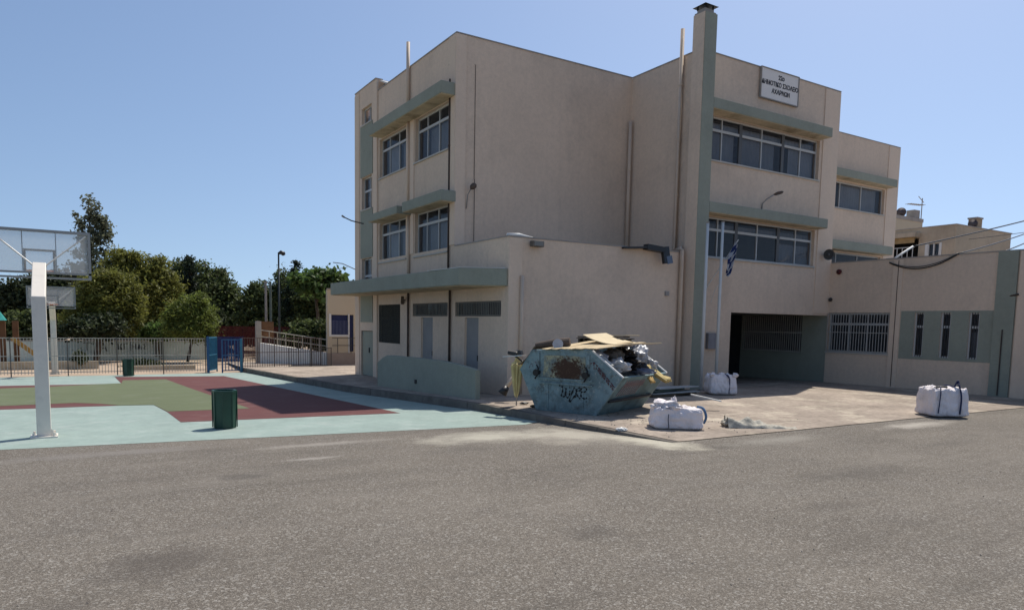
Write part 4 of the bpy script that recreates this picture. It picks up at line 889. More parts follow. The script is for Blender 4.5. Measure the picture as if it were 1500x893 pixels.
# debris stack behind the skip
def board(c, dx, dy, th, a, name, label, m_):
    q = MB(); d = Vector((math.cos(a), math.sin(a), 0)); e = Vector((-d.y, d.x, 0)); c = Vector(c)
    P = [c + d * sx * dx + e * sy * dy for sx, sy in ((-1, -1), (1, -1), (1, 1), (-1, 1))]
    P[1] += Vector((0, 0, .03)); q.add([*P, *[p + Vector((0, 0, th)) for p in P]], [(0, 3, 2, 1), (4, 5, 6, 7), (0, 1, 5, 4), (1, 2, 6, 5), (2, 3, 7, 6), (3, 0, 4, 7)])
    return tag(q.build(name, m_), label, 'board')
board((14.3, 14.75, .262), .95, .35, .05, .1, 'timber_board', 'lowest dark board of the pile behind the skip', M_dwood)
board((14.4, 14.7, .325), .85, .33, .035, -.05, 'plaster_board', 'pale grey sheet in the middle of the pile behind the skip', mat('grey_sheet', (.36, .37, .36), .8, .2, 4))
board((14.2, 14.8, .385), .7, .3, .04, .2, 'timber_board', 'greenish dark board near the top of the pile behind the skip', mat('green_board', (.06, .085, .07), .8, .3, 5))
board((14.6, 14.75, .45), .8, .26, .03, .02, 'plaster_board', 'topmost light grey sheet of the pile behind the skip', mat('light_sheet', (.42, .42, .40), .8, .2, 4))
plank(Vector((12.35, 11.9, .62)), Vector((12.9, 11.45, .48)), .1, .03, 'white board end sticking out from behind the lower right of the skip', M_white)

# ------------------------------------------------------------------ bulk bags
def bulk(c, sx, sy, sz, ang, label, seed, top='slump', m_=None):
    t = thing('bulk_bag', label, 'bag', tuple(c), 'white builders bulk bags')
    bm = bmesh.new(); bmesh.ops.create_cube(bm, size=2); bmesh.ops.subdivide_edges(bm, edges=bm.edges[:], cuts=39, use_grid_fill=True)
    sv = Vector((seed * 5.1, seed, seed * 2.3)); M = Matrix.Rotation(ang, 3, 'Z')
    for v_ in bm.verts:
        p = v_.co.copy(); q_ = p.copy()
        rl = (abs(p.x) ** 8 + abs(p.y) ** 8 + abs(p.z) ** 10) ** (1 / 8.5); p = p / max(rl, .2)
        bulge = 1 + .05 * (1 - p.z ** 2); p.x *= bulge; p.y *= bulge
        h = (p.z + 1) / 2
        n1 = noise.noise(q_ * 1.3 + sv) * .07 + abs(noise.noise(Vector((q_.x * 4, q_.y * 4, q_.z * 1.5)) + sv)) * .09 - abs(noise.noise(Vector((q_.x * 7, q_.y * 7, q_.z * 2)) - sv)) * .03
        p.x *= 1 + n1 - .10 * h; p.y *= 1 + n1 - .10 * h
        if h > .75:
            k = (h - .75) / .25
            p.z += k * (.28 * noise.noise(q_ * 2.1 + sv) + .22 * abs(noise.noise(q_ * 5 - sv)) - .06)
            if top == 'fold': p.z += k * (.22 * max(0, -q_.x) - .10)
            if top == 'open': p.z -= k * .25 * max(0, 1 - 1.3 * max(abs(q_.x), abs(q_.y)))
            if top == 'peaks': p.z += k * .25 * (abs(q_.x) * abs(q_.y)) ** 2
        v_.co = M @ Vector((p.x * sx, p.y * sy, (p.z + 1) * sz)) + Vector(c)
        if v_.co.z < c[2]: v_.co.z = c[2]
    me = bpy.data.meshes.new('sack'); bm.to_mesh(me); bm.free(); me.materials.append(m_ or mat('white_woven_plastic', (.80, .73, .72), .6, .08, 3, .9, 26, spec=.3, dirt=(.48, .43, .38), dirt_amt=.6, dirt_scale=3.5)); me.polygons.foreach_set('use_smooth', [True] * len(me.polygons))
    o = bpy.data.objects.new('sack', me); C.objects.link(o); setpar(o, t)
    return t, M
M_strap = mat('dark_blue_strap', (.02, .03, .08), .7, .1)
def strap(t, M, c, pts, w0=.028, m_=None, name='strap'):
    q = MB(); P = [M @ Vector(p) + Vector(c) for p in pts]; out = []
    for i in range(len(P) - 1):
        p0, p1, p2, p3 = P[max(i - 1, 0)], P[i], P[i + 1], P[min(i + 2, len(P) - 1)]
        for j in range(6): t_ = j / 6; out.append(.5 * ((2 * p1) + (p2 - p0) * t_ + (2 * p0 - 5 * p1 + 4 * p2 - p3) * t_ ** 2 + (3 * p1 - p0 - 3 * p2 + p3) * t_ ** 3))
    out.append(P[-1]); q.tube(out, w0, 6); q.build(name, m_ or M_strap, t, smooth=True)
c = (9.86, 9.86, .262); t, M = bulk(c, .47, .36, .205, -.60, 'slumped white bulk bag with its top folded over, on the pavement right of the skip', 1, 'fold')
strap(t, M, c, [(-.21, -.40, .30), (-.22, -.425, .2), (-.2, -.40, .04)], .010, mat('grey_strap', (.10, .10, .12), .7)); strap(t, M, c, [(.38, -.1, .42), (.47, -.2, .40), (.52, -.25, .25), (.49, -.22, .12)], .025, mat('blue_strap', (.08, .16, .28), .7), 'lifting_loop')
strap(t, M, c, [(-.05, .1, .40), (.02, -.05, .45), (.08, -.2, .40)], .016, M_white, 'lifting_loop')
blob('folded_flap', '', '', Vector(c) + M @ Vector((-.22, -.06, .42)), .25, .3, .10, mat('white_woven_plastic', (.6, .6, .6)), .55, 5, 12, t)
blob('tied_tip', '', '', Vector(c) + M @ Vector((-.05, .02, .50)), .055, .055, .09, mat('white_woven_plastic', (.6, .6, .6)), .6, 5, 14, t)
c = (16.15, 14.4, .262); t, M = bulk(c, .40, .36, .275, -.5, 'upright white bulk bag in the shade at the foot of the flagpoles', 2, 'peaks')
strap(t, M, c, [(.10, -.28, .58), (.12, -.38, .5), (.14, -.385, .3), (.13, -.38, .05)], .015, M_strap)
strap(t, M, c, [(.04, -.26, .60), (.08, -.37, .54), (.14, -.395, .44)], .015, M_strap, 'lifting_loop')
for dx, dy in ((-.34, -.26), (.33, -.28), (-.06, -.2)): blob('corner_tuft', '', '', Vector(c) + M @ Vector((dx, dy, .57)), .10, .08, .07, mat('white_woven_plastic', (.6, .6, .6)), .4, 4, 40 + int(dx * 9), t)
c = (17.12, 8.62, .262); t, M = bulk(c, .41, .38, .33, -.5, 'full white bulk bag with two dark blue straps standing alone at the right', 3, 'open')
strap(t, M, c, [(-.26, -.28, .70), (-.31, -.39, .60), (-.335, -.415, .35), (-.345, -.405, .10)], .013, M_strap)
strap(t, M, c, [(.17, -.25, .78), (.16, -.34, .70), (.16, -.425, .45), (.16, -.415, .08)], .020, M_strap)
strap(t, M, c, [(.12, -.2, .66), (.15, -.25, .80), (.18, -.25, .82), (.21, -.28, .68)], .018, M_strap, 'lifting_loop')
strap(t, M, c, [(-.34, -.2, .66), (-.2, -.25, .69), (-.1, -.3, .68)], .024, M_black, 'lifting_loop')
strap(t, M, c, [(-.1, .0, .66), (.02, -.1, .72), (.15, -.15, .68)], .018, M_strap, 'lifting_loop')
# empty crumpled sack
t = thing('empty_sack', 'crumpled flat grey beige sack lying on the pavement between the two sunlit bulk bags', 'sack', (11.3, 9.1, .25))
q = MB(); N, K_ = 44, 22; vs_ = []
for j in range(K_ + 1):
    for i in range(N + 1):
        s, t_ = i / N, j / K_; x = -.62 + 1.35 * s; y = (t_ - .5) * (.50 - .30 * s)
        env = (1 - s) ** 1.3 * .22 + .03; z = env * (1 - (2 * t_ - 1) ** 4) * (.75 + .9 * noise.noise(Vector((x * 5, y * 6, 3.3)))) + .10 * max(0, 1 - abs(s - .28) * 6) * max(0, 1 - abs(t_ - .5) * 3)
        z += .03 * abs(noise.noise(Vector((x * 12, y * 12, 7)))); z = max(.004, z)
        a = -.62; vs_.append((11.38 + x * math.cos(a) - y * math.sin(a), 9.15 + x * math.sin(a) + y * math.cos(a), .258 + z))
q.add(vs_, [(j * (N + 1) + i, j * (N + 1) + i + 1, (j + 1) * (N + 1) + i + 1, (j + 1) * (N + 1) + i) for j in range(K_) for i in range(N)])
q.build('cloth', mat('grimy_sack', (.42, .39, .32), .9, .25, 7, .6, 20, dirt=(.13, .12, .09), dirt_amt=.6, dirt_scale=6), t, smooth=True)
blob('bunched_end', '', '', (10.93, 9.5, .33), .13, .13, .08, mat('grimy_sack', (.3, .3, .3)), .5, 5, 17, t)

# ------------------------------------------------------------------ fence and gates
M_fen = mat('weathered_fence_bars', (.52, .46, .39), .7, .25, 3); M_post = mat('dark_fence_post', (.14, .12, .105), .7, .2, 3)
def fence(name, label, pts, z0, h, sp, m_, mp, cat='fence', rails=(.08, .52, 1.0), br=.010, pw=.042):
    t = thing(name, label, cat, (pts[0][0], pts[0][1], z0))
    for i, p in enumerate(pts):
        q = MB(); q.box(p[0] - pw / 2, p[0] + pw / 2, p[1] - pw / 2, p[1] + pw / 2, z0 - .05, z0 + h + .03); q.build('post', mp, t)
    for a, b_ in zip(pts, pts[1:]):
        q = MB(); a, b_ = Vector((*a, 0)), Vector((*b_, 0)); L_ = (b_ - a).length; n_ = int(L_ / sp)
        for k in range(1, n_):
            p = a.lerp(b_, k / n_); q.box(p.x - br, p.x + br, p.y - br, p.y + br, z0 + .05, z0 + h)
        for r_ in rails: q.beam(a + Vector((0, 0, z0 + h * r_)), b_ + Vector((0, 0, z0 + h * r_)), .03, .03)
        q.build('bar_panel', m_, t)
    return t
YF = 35.7
fence('bar_fence', 'long thin bar fence behind the court, from the left edge to the blue gate', [(x, YF + .03 * x) for x in (-16, -12.6, -9.2, -6.8, -4.5, -2.3, -.3, 1.55, 3.4, 5.2)], -.34, 1.58, .115, M_fen, M_post)
M_gb = mat('turquoise_blue_gate_paint', (.035, .16, .26), .5, .15, 4); M_gb2 = mat('deep_blue_gate_paint', (.03, .10, .22), .5, .15, 4)
def gate(name, label, a, b_, z0, h, m_, mp):
    t = thing(name, label, 'gate', (a[0], a[1], z0)); a, b_ = Vector((*a, 0)), Vector((*b_, 0))
    for nm, p in (('post', a), ('stile', b_)): q = MB(); w_ = .055 if nm == 'post' else .03; q.box(p.x - w_, p.x + w_, p.y - w_, p.y + w_, z0 - .05, z0 + h + (.05 if nm == 'post' else 0)); q.build(nm, mp if nm == 'post' else m_, t)
    q = MB(); L_ = (b_ - a).length; n_ = max(6, int(L_ / .13))
    for k in range(1, n_): p = a.lerp(b_, k / n_); q.box(p.x - .018, p.x + .018, p.y - .018, p.y + .018, z0 + .09, z0 + h)
    q.build('bar_panel', m_, t); q = MB()
    for z in (.08, .8, h): q.beam(a + Vector((0, 0, z0 + z)), b_ + Vector((0, 0, z0 + z)), .04, .05)
    q.build('rail', m_, t)
gate('gate', 'bright blue bar gate leaf swung open, hinged at the end of the long bar fence', (5.3, YF + .1), (at(318, 545, YF + 1.3)[0], YF + 1.3), -.34, 1.62, M_gb, M_gb2)
gate('gate', 'dark blue bar gate leaf beside the pavement kerb', (6.82, YF + .3), (5.95, YF + .25), -.36, 1.55, M_gb2, M_gb)
fence('bar_fence', 'brown bar fence between the dark blue gate and the pale wall', [(7.0, 36.6), (8.6, 36.9), (9.9, 37.2), (11.2, 37.6)], -.24, 1.5, .125, mat('brown_bars', (.13, .09, .075), .7), M_post)
fence('low_railing', 'low dark barrier panel in front of the white ramp wall', [(9.2, 36.4), (10.3, 36.5)], -.2, .95, .12, M_dbar, M_dbar, 'railing', (.05, 1.0))
fence('low_railing', 'second low dark barrier panel nearer the cream building', [(10.4, 36.6), (11.5, 36.8)], -.2, .95, .12, M_dbar, M_dbar, 'railing', (.05, 1.0))
fence('red_fence', 'dark red slatted fence beyond the gates under the trees', [(7.3, 47), (9.0, 47), (10.6, 47), (12.2, 47)], -.34, 2.05, .07, mat('dark_red_slats', (.10, .012, .012), .6), mat('dark_red_post', (.08, .01, .01), .6), 'fence', (.1, .5, 1.0), .022)
fence('blue_fence', 'deep blue slatted panel seen through the gates', [(6.4, 43.2), (7.5, 43.2), (8.3, 43.2)], -.34, 1.5, .06, mat('navy_slats', (.014, .03, .12), .6), mat('navy_post', (.02, .03, .1), .6), 'fence', (.1, .9), .022)
# access ramp with railing
t = thing('access_ramp', 'pale concrete access ramp with beige handrails in front of the trees', 'ramp', (9.6, 40, -.3))
q = MB(); r0, r1 = Vector((8.9, 41.6, 0)), Vector((11.7, 38.2, 0)); 
q.add([(r0.x, r0.y, -.4), (r1.x, r1.y, -.4), (r1.x + .2, r1.y + .2, -.4), (r0.x + .2, r0.y + .2, -.4), (r0.x, r0.y, .86), (r1.x, r1.y, .42), (r1.x + .2, r1.y + .2, .42), (r0.x + .2, r0.y + .2, .86)], [(0, 3, 2, 1), (4, 5, 6, 7), (0, 1, 5, 4), (1, 2, 6, 5), (2, 3, 7, 6), (3, 0, 4, 7)])
q.add([(r0.x + .2, r0.y + .2, -.4), (r1.x + .2, r1.y + .2, -.4), (r1.x + 1.4, r1.y + 1.4, -.4), (r0.x + 1.4, r0.y + 1.4, -.4), (r0.x + .2, r0.y + .2, .66), (r1.x + .2, r1.y + .2, .22), (r1.x + 1.4, r1.y + 1.4, .22), (r0.x + 1.4, r0.y + 1.4, .66)], [(0, 3, 2, 1), (4, 5, 6, 7), (0, 1, 5, 4), (1, 2, 6, 5), (2, 3, 7, 6), (3, 0, 4, 7)])
q.build('ramp_body', mat('whitewashed_concrete', (.72, .70, .64), .9, .15, 1.5, dirt=(.3, .28, .25), dirt_amt=.5, dirt_scale=1.5), t)
q = MB()
for k in range(9):
    s = k / 8; p = r0.lerp(r1, s); z = .86 - .44 * s; q.tube([(p.x + .1, p.y + .1, z), (p.x + .1, p.y + .1, z + .72)], .022, 8)
for dz in (.36, .72): q.tube([(r0.x + .1, r0.y + .1, .86 + dz), (r1.x + .1, r1.y + .1, .42 + dz)], .024, 8)
q.build('handrail', mat('beige_rail', (.42, .38, .30), .6), t)
# concrete gate pillar
t = thing('gate_pillar', 'tall beige pillar with a brown panel behind the brown fence', 'pillar', (9.0, 42, -.34)); x, z = at(379, 470, 42)
q = MB(); q.box(x - .14, x + .14, 42, 42.3, -.35, z); q.build('column', mat('beige_render', (.40, .36, .31), .9, .1), t); q = MB(); q.box(x + .14, x + .85, 42.1, 42.16, z - .95, z - .02); q.build('panel', mat('brown_panel', (.16, .08, .04), .8, .3), t)
# ------------------------------------------------------------------ mural wall, playground, garden wall
M_let = mat('faded_dark_paint', (.13, .14, .13), .9, .3, 3)
t = thing('boundary_wall', 'low pale green boundary wall with painted dark letters under the pines', 'wall', (2, 48, -.34))
M_mw = mat('pale_green_wall', (.55, .63, .57), .9, .1, 1.2, streak=.2, dirt=(.2, .22, .2), dirt_amt=.4, dirt_scale=.8)
q = MB(); q.box(-12, 7.05, 48, 48.25, -.4, .72); q.build('wall', M_mw, t); q = MB(); q.box(-12, 7.1, 47.97, 48.28, .72, .78); q.build('coping', M_cap, t)
for s, px, py, sz in (('Τ', 127, 508, .75), ('Α', 151, 509, .8), ('Κ', 176, 508, .6), ('Γ', 184, 508, .6), ('Ι', 192, 508, .9), ('ΗΔΣ', 204, 508, .5)):
    x, z = at(px, py, 48); o = text_mesh('painted_letter', s, sz * .85, (x, 47.99, z), ROTD, M_let, t, .004)
for px in (228, 235): x, z = at(px, 510, 48); q = MB(); q.box(x - .09, x + .09, 47.96, 47.995, z - .5, z + .38); q.build('painted_bar', M_let, t)
t = thing('garden_wall', 'low beige stone garden edge between fence and mural wall', 'wall', (0, 41, -.34)); q = MB(); q.box(-4, .95, 40.6, 40.85, -.4, -.02); q.box(2.3, 5.2, 39.2, 39.45, -.4, -.2); q.build('stone_edge', mat('beige_stone', (.42, .36, .26), .9, .2), t)
# hedge shrubs defined later; playground
t = thing('play_tower', 'playground tower with brown posts and turquoise roof at the left edge', 'play equipment', (-4, 42, -.34)); M_pp = mat('brown_play_post', (.14, .07, .035), .8, .2)
for px in (-12, 3, 22): x, z = at(px, 470, 41.5); q = MB(); q.box(x - .12, x + .12, 41.4, 41.64, -.35, 1.95 if px < 20 else 1.9); q.build('post', M_pp, t)
x, z = at(8, 456, 41.5); q = MB(); q.add([(x - 1.6, 40.9, z - .42), (x, 40.9, z - .42), (x, 42.2, z - .42), (x - 1.6, 42.2, z - .42), (x - 1.2, 41.3, z + .15), (x - .25, 41.3, z + .02), (x - .25, 41.8, z + .02), (x - 1.2, 41.8, z + .15)], [(0, 3, 2, 1), (4, 5, 6, 7), (0, 1, 5, 4), (1, 2, 6, 5), (2, 3, 7, 6), (3, 0, 4, 7)]); q.build('roof', mat('turquoise_plastic', (.05, .32, .28), .4), t)
q = MB(); a = at(18, 497, 41.5); b_ = at(52, 527, 41.5); q.beam((a[0], 41.3, a[1]), (b_[0] + .5, 41.3, b_[1] - .25), .5, .06); q.build('slide', mat('yellow_slide', (.42, .27, .08), .5, .2), t)
for dy in (-.27, .27): q = MB(); q.beam((a[0], 41.3 + dy, a[1] + .09), (b_[0] + .5, 41.3 + dy, b_[1] - .16), .04, .16); q.build('slide_side', mat('yellow_slide2', (.34, .2, .05), .5, .2), t)
# ------------------------------------------------------------------ lamp post and thin poles
x, z = at(408, 372, 42); t = thing('street_lamp', 'tall slim dark street lamp with a round head in front of the trees', 'street lamp', (x, 42, -.34))
q = MB(); q.tube([(x, 42, -.34), (x, 42, 2), (x, 42, z)], [.075, .06, .045], 10); q.build('post', mat('dark_lamp_post', (.035, .04, .038), .5), t, smooth=True); q = MB(); q.tube([(x - .03, 42, z + .02), (x + .12, 42, z + .1), (x + .3, 42, z + .03), (x + .36, 42, z - .02)], [.05, .12, .13, .05], 12); q.build('lamp_head', M_black, t, smooth=True)
for px, py, v_, lab in ((389, 412, 50, 'thinner left of two bare poles before the trees'), (396, 412, 49, 'pale green bare pole right beside the thinner one')):
    x, z = at(px, py, v_); q = MB(); q.tube([(x, v_, -.34), (x, v_, z)], [.09, .07], 8); tag(q.build('utility_pole', mat('pole_green', (.14, .17, .14), .8) if px > 390 else M_cap), lab, 'pole')

# ------------------------------------------------------------------ cream kindergarten building
kg = thing('annex_building', 'small cream one storey building with blue window and red tiled roof behind the school', 'building', (11.7, 38, -.34))
M_cream = mat('cream_render', (.50, .43, .32), .92, .06, .6, dirt=(.4, .34, .25), dirt_amt=.3, dirt_scale=.6)
X0 = 11.68; m = MB(); wall(m, 'v', 38, X0, 22, -.5, 3.85, [(at(485, 475, 38)[0], at(510, 475, 38)[0], at(497, 490, 38)[1], at(497, 461, 38)[1]), (at(512, 475, 38)[0], at(518, 475, 38)[0], .5, at(515, 461, 38)[1])]); m.prism([(X0, 38.25), (X0 + .25, 38.25), (X0 + 2.85, 46), (X0 + 2.6, 46)], -.5, 3.85); m.box(X0 + 2.9, 22, 45.75, 46, -.5, 3.85); m.box(21.75, 22, 38.25, 45.7, -.5, 3.85); m.build('wall', M_cream, kg)
m = MB(); m.box(X0 - .04, 22, 37.9, 38, -.5, .43); m.build('plinth', mat('taupe_base', (.30, .25, .215), .9, .08), kg)
M_bl = mat('navy_shutter', (.012, .022, .085), .6, .1); a0, a1 = at(485, 475, 38)[0], at(510, 475, 38)[0]; z0, z1 = at(497, 490, 38)[1], at(497, 461, 38)[1]
m = MB(); m.box(a0, a1, 38.1, 38.15, z0, z1); wq = m.build('window', M_bl, kg)
m = MB()
for k in range(12): x = a0 + .05 + k * (a1 - a0 - .1) / 11; m.box(x - .012, x + .012, 37.97, 37.994, z0, z0 + .72 * (z1 - z0))
m.build('grille', mat('navy_bars', (.1, .12, .22), .6), wq); m = MB(); m.box(a0 - .12, a0, 37.96, 38.03, z0 - .1, z1 + .05); m.box(a1, a1 + .06, 37.96, 38.03, z0 - 1, z1 + .05); m.box(a0, a1, 37.96, 38.03, z0 - .1, z0); m.build('frame', M_white, wq)
m = MB(); m.box(a1 + .08, a1 + .36, 38.1, 38.15, .45, z1); m.build('door', M_bl, kg)
m = MB(); 
for k in range(3): m.tube([(X0 + .5 + k * .75, 37.8, .43), (X0 + .5 + k * .75, 37.8, 1.25)], .02, 6)
for z in (.85, 1.25): m.tube([(X0 + .2, 37.8, z), (X0 + 3, 37.8, z)], .02, 6)
m.build('handrail', M_dbar, kg)
M_tile = mat('terracotta_tiles', (.30, .12, .075), .85, .25, 4)
m = MB(); m.add([(13.3, 39.5, 3.85), (21, 39.5, 3.85), (21, 45, 3.85), (15.2, 45, 3.85), (15.4, 42.2, 5.15), (19.4, 42.2, 5.15)], [(0, 3, 2, 1), (0, 1, 5, 4), (2, 3, 4, 5), (1, 2, 5), (3, 0, 4)])
for k in range(28):
    s = k / 27; a = Vector((13.4 + s * 7.5, 39.5, 3.88)); b_ = Vector((15.4 + s * 4.0, 42.2, 5.18)); m.beam(a, b_, .12, .05)
m.build('roof', M_tile, kg); m = MB(); m.prism([(X0 - .05, 37.95), (22, 37.95), (22, 46), (X0 + 2.56, 46)], 3.85, 3.93); m.build('parapet_cap', M_cap, kg)
# ------------------------------------------------------------------ distant houses
def house(px, py, v_, wd, dp, name, label, wc, rc, nrows=2):
    x, z = at(px, py, v_); t = thing(name, label, 'house', (x, v_, -.4)); m = MB(); m.box(x, x + wd, v_, v_ + dp, -.5, z); m.build('wall', wc, t)
    m = MB(); m.add([(x - .4, v_ - .4, z), (x + wd + .4, v_ - .4, z), (x + wd + .4, v_ + dp + .4, z), (x - .4, v_ + dp + .4, z), (x + wd * .3, v_ + dp / 2, z + 1.3), (x + wd * .7, v_ + dp / 2, z + 1.3)], [(0, 3, 2, 1), (0, 1, 5, 4), (2, 3, 4, 5), (1, 2, 5), (3, 0, 4)]); m.build('roof', rc, t)
    for r_ in range(nrows):
        for k in range(int(wd / 2.2)):
            m = MB(); xx = x + 1 + k * 2.2; m.box(xx, xx + 1, v_ - .03, v_ + .02, z - 1.9 - r_ * 3, z - .7 - r_ * 3); m.build('window', M_dark, t)
house(-70, 432, 95, 9.2, 8, 'house', 'distant pinkish house with red tiled roof behind the trees at the left edge', mat('pink_render', (.42, .32, .28), .9), M_tile)
# ------------------------------------------------------------------ apartment block on the right
ap = thing('apartment_building', 'bare concrete apartment block with balcony and roof chimneys behind the low wing', 'building', (50, 25, 0))
M_conc = mat('stained_concrete_render', (.46, .385, .29), .95, .12, .5, .3, 20, .1, streak=.35, dirt=(.23, .19, .15), dirt_amt=.6, dirt_scale=.35)
m = MB(); wall(m, 'u', 50, 25.1, 46, -.4, 9.3, [(26.05, 26.85, 7.3, 8.15), (27.5, 33, 7.2, 8.65), (27.5, 33, 3.8, 5.4)], th=.3); m.box(50.3, 57.6, 25.1, 25.4, -.4, 9.3); m.box(57.3, 57.6, 25.4, 46, -.4, 9.3); m.box(50.3, 57.3, 45.7, 46, -.4, 9.3); m.box(50.3, 57.3, 25.4, 45.7, 8.85, 9.05)
m.build('wall', M_conc, ap); m = MB(); m.box(49.95, 57.65, 25.05, 46, 9.3, 9.36); m.build('parapet_cap', M_cap, ap)
m = MB(); m.box(52.5, 52.7, 25.5, 45, 0, 9); m.build('inner_wall', M_dark, ap)
m = MB(); [wbox(m, 'u', 50, y_, y_ + .06, 7.3, 8.15, -.2, .02) for y_ in (26.05, 26.42, 26.79)]; wbox(m, 'u', 50, 25.93, 26.05, 7.2, 8.2, 0, .05); wbox(m, 'u', 50, 26.85, 27.02, 7.2, 8.2, 0, .05)
wf = m.build('window', M_white, ap); m = MB(); wbox(m, 'u', 50, 26.11, 26.42, 7.3, 8.15, -.12, -.1); wbox(m, 'u', 50, 26.48, 26.79, 7.3, 8.15, -.12, -.1); m.build('pane', M_glass, wf)
m = MB(); m.box(49.3, 50, 27.4, 33.2, 6.95, 7.15); b1 = m.build('balcony', M_conc, ap); m = MB(); m.box(49.3, 50, 27.4, 33.2, 8.68, 8.98); m.build('balcony_roof', M_conc, ap)
m = MB()
for k in range(16): m.box(49.33, 49.37, 27.5 + k * .36, 27.54 + k * .36, 7.15, 7.95)
m.box(49.32, 49.38, 27.4, 33.2, 7.95, 8.0); m.box(49.32, 49.38, 27.4, 33.2, 7.2, 7.24); m.build('railing', M_frame, b1)
m = MB(); m.box(49.6, 49.65, 27.6, 33, 8.3, 8.67); m.build('awning', mat('tan_awning', (.34, .24, .12), .8, .2), ap)
m = MB(); x, z = at(1441, 330, 25.4); m.box(53.35, 54.1, 25.45, 26.0, 9.0, 10.05); c1 = m.build('chimney', mat('tan_chimney', (.36, .27, .18), .9), ap); m = MB(); m.box(53.3, 54.15, 25.4, 26.05, 10.05, 10.15); m.build('chimney_cap', M_cap, c1)
m = MB(); m.box(50.8, 56.8, 30.5, 33, 9.2, 10.6) if False else m.box(54.1, 55.1, 26.1, 27, 9.0, 9.55); m.build('roof_hut', M_conc, ap)
ap2 = thing('apartment_building', 'taller cream block with roof antenna just showing beside the school corner', 'building', (58, 40, 0))
m = MB(); zt = at(1330, 318, 40)[1]; x0_ = at(1300, 320, 40)[0]; x1_ = at(1352, 320, 40)[0]; m.box(x0_ - 2, x1_, 40, 47, -.4, zt); m.build('wall', M_cream, ap2)
m = MB(); m.box(x0_ - 2, x1_ + .05, 39.95, 40.0, zt - .3, zt + .05); m.build('parapet_cap', M_cap, ap2); xc = at(1346, 318, 40)[0]; m = MB(); m.box(xc - .5, xc + .5, 40.2, 41, zt, zt + .9); m.build('chimney', M_cap, ap2)
t = thing('tv_antenna', 'spiky television antenna on the roof of the taller cream block', 'antenna', (xc + .4, 40.1, zt)); m = MB(); m.tube([(xc + .5, 40.05, zt - 1.5), (xc + .5, 40.05, zt + 2.1)], .05, 6); m.build('mast', M_cap, t); m = MB(); m.tube([(xc - 2, 40.05, zt + 1.3), (xc + .8, 40.05, zt + 1.45)], .035, 6)
for k in range(7): m.tube([(xc - 1.9 + k * .4, 39.7, zt + 1.3 + k * .02), (xc - 1.9 + k * .4, 40.4, zt + 1.3 + k * .02)], .025, 5)
m.tube([(xc - .2, 40.05, zt + 2.2), (xc + .8, 40.05, zt + 1.7)], .035, 6); m.build('elements', M_cap, t)
def dish(px, py, v_, r_, label):
    x, z = at(px, py, v_); t = thing('satellite_dish', label, 'satellite dish', (x, v_, z - r_)); m = MB(); m.tube([(x - .1, v_, z), (x, v_ + .05, z), (x + .08, v_ + .1, z)], [r_, r_ * .7, .05], 16); m.build('reflector', mat('brown_dish', (.10, .08, .08), .6), t, smooth=True); m = MB(); m.tube([(x, v_ + .1, z), (x, v_ + .1, z - r_ - .3)], .04, 6); m.build('mast', M_cap, t)
dish(1321, 311, 40.3, .45, 'brown satellite dish on the taller cream block'); dish(1426, 328, 25.6, .3, 'low grey satellite dish beside the chimney of the concrete block')
# ------------------------------------------------------------------ cables from the low wing's roof
def cable(name, label, P, sag, r_=.02, m_=M_black, kink=None):
    q = MB(); a, b_ = Vector(P[0]), Vector(P[1]); pts = []
    for k in range(25): s = k / 24; pts.append(a.lerp(b_, s) - Vector((0, 0, sag * 4 * s * (1 - s))))
    q.tube(pts, r_, 6); tag(q.build(name, m_, smooth=True), label, 'cable', 'overhead cables at the low wing')
t = thing('cable_mast', 'slanted pale pipe mast carrying cables at the roof edge of the low wing', 'mast', (UF + .1, 14.1, 4.65)); q = MB(); q.tube([(UF + .06, 14.12, 4.62), (25.1, 14.0, 5.16)], .035, 8); q.build('pipe', M_white, t, smooth=True); q = MB(); q.box(UF + .02, UF + .2, 14.0, 14.3, 4.5, 4.7); q.build('bracket', M_cap, t)
E1 = (29.5, 9.9, 6.6)
cable('overhead_cable', 'thick dark cable running straight up from the slanted mast to the right', [(25.1, 14.0, 5.16), (37.2, 14.0, 7.65)], .05, .026)
cable('overhead_cable', 'dark cable drooping in a deep loop below the roof edge of the low wing', [(UF - .05, 14.12, 4.53), (UF - .05, 11.89, 4.68)], .32, .02)
cable('overhead_cable', 'thinner cable drooping just above the deep loop', [(UF - .07, 14.12, 4.55), (UF - .06, 11.89, 4.70)], .28, .013)
cable('overhead_cable', 'dark cable rising from the loop end towards the right sky', [(UF - .05, 11.89, 4.68), (37.5, 14.0, 7.45)], .12, .02)
cable('overhead_cable', 'thin cable crossing the sky right of the concrete block', [(33, 16, 6.2), (37.5, 14.0, 6.95)], .02, .014)
cable('overhead_cable', 'short steep cable pair end rising at the right edge beyond the green pilaster', [(UF + .3, 10.75, 4.68), (36, 13.4, 6.9)], .02, .02)
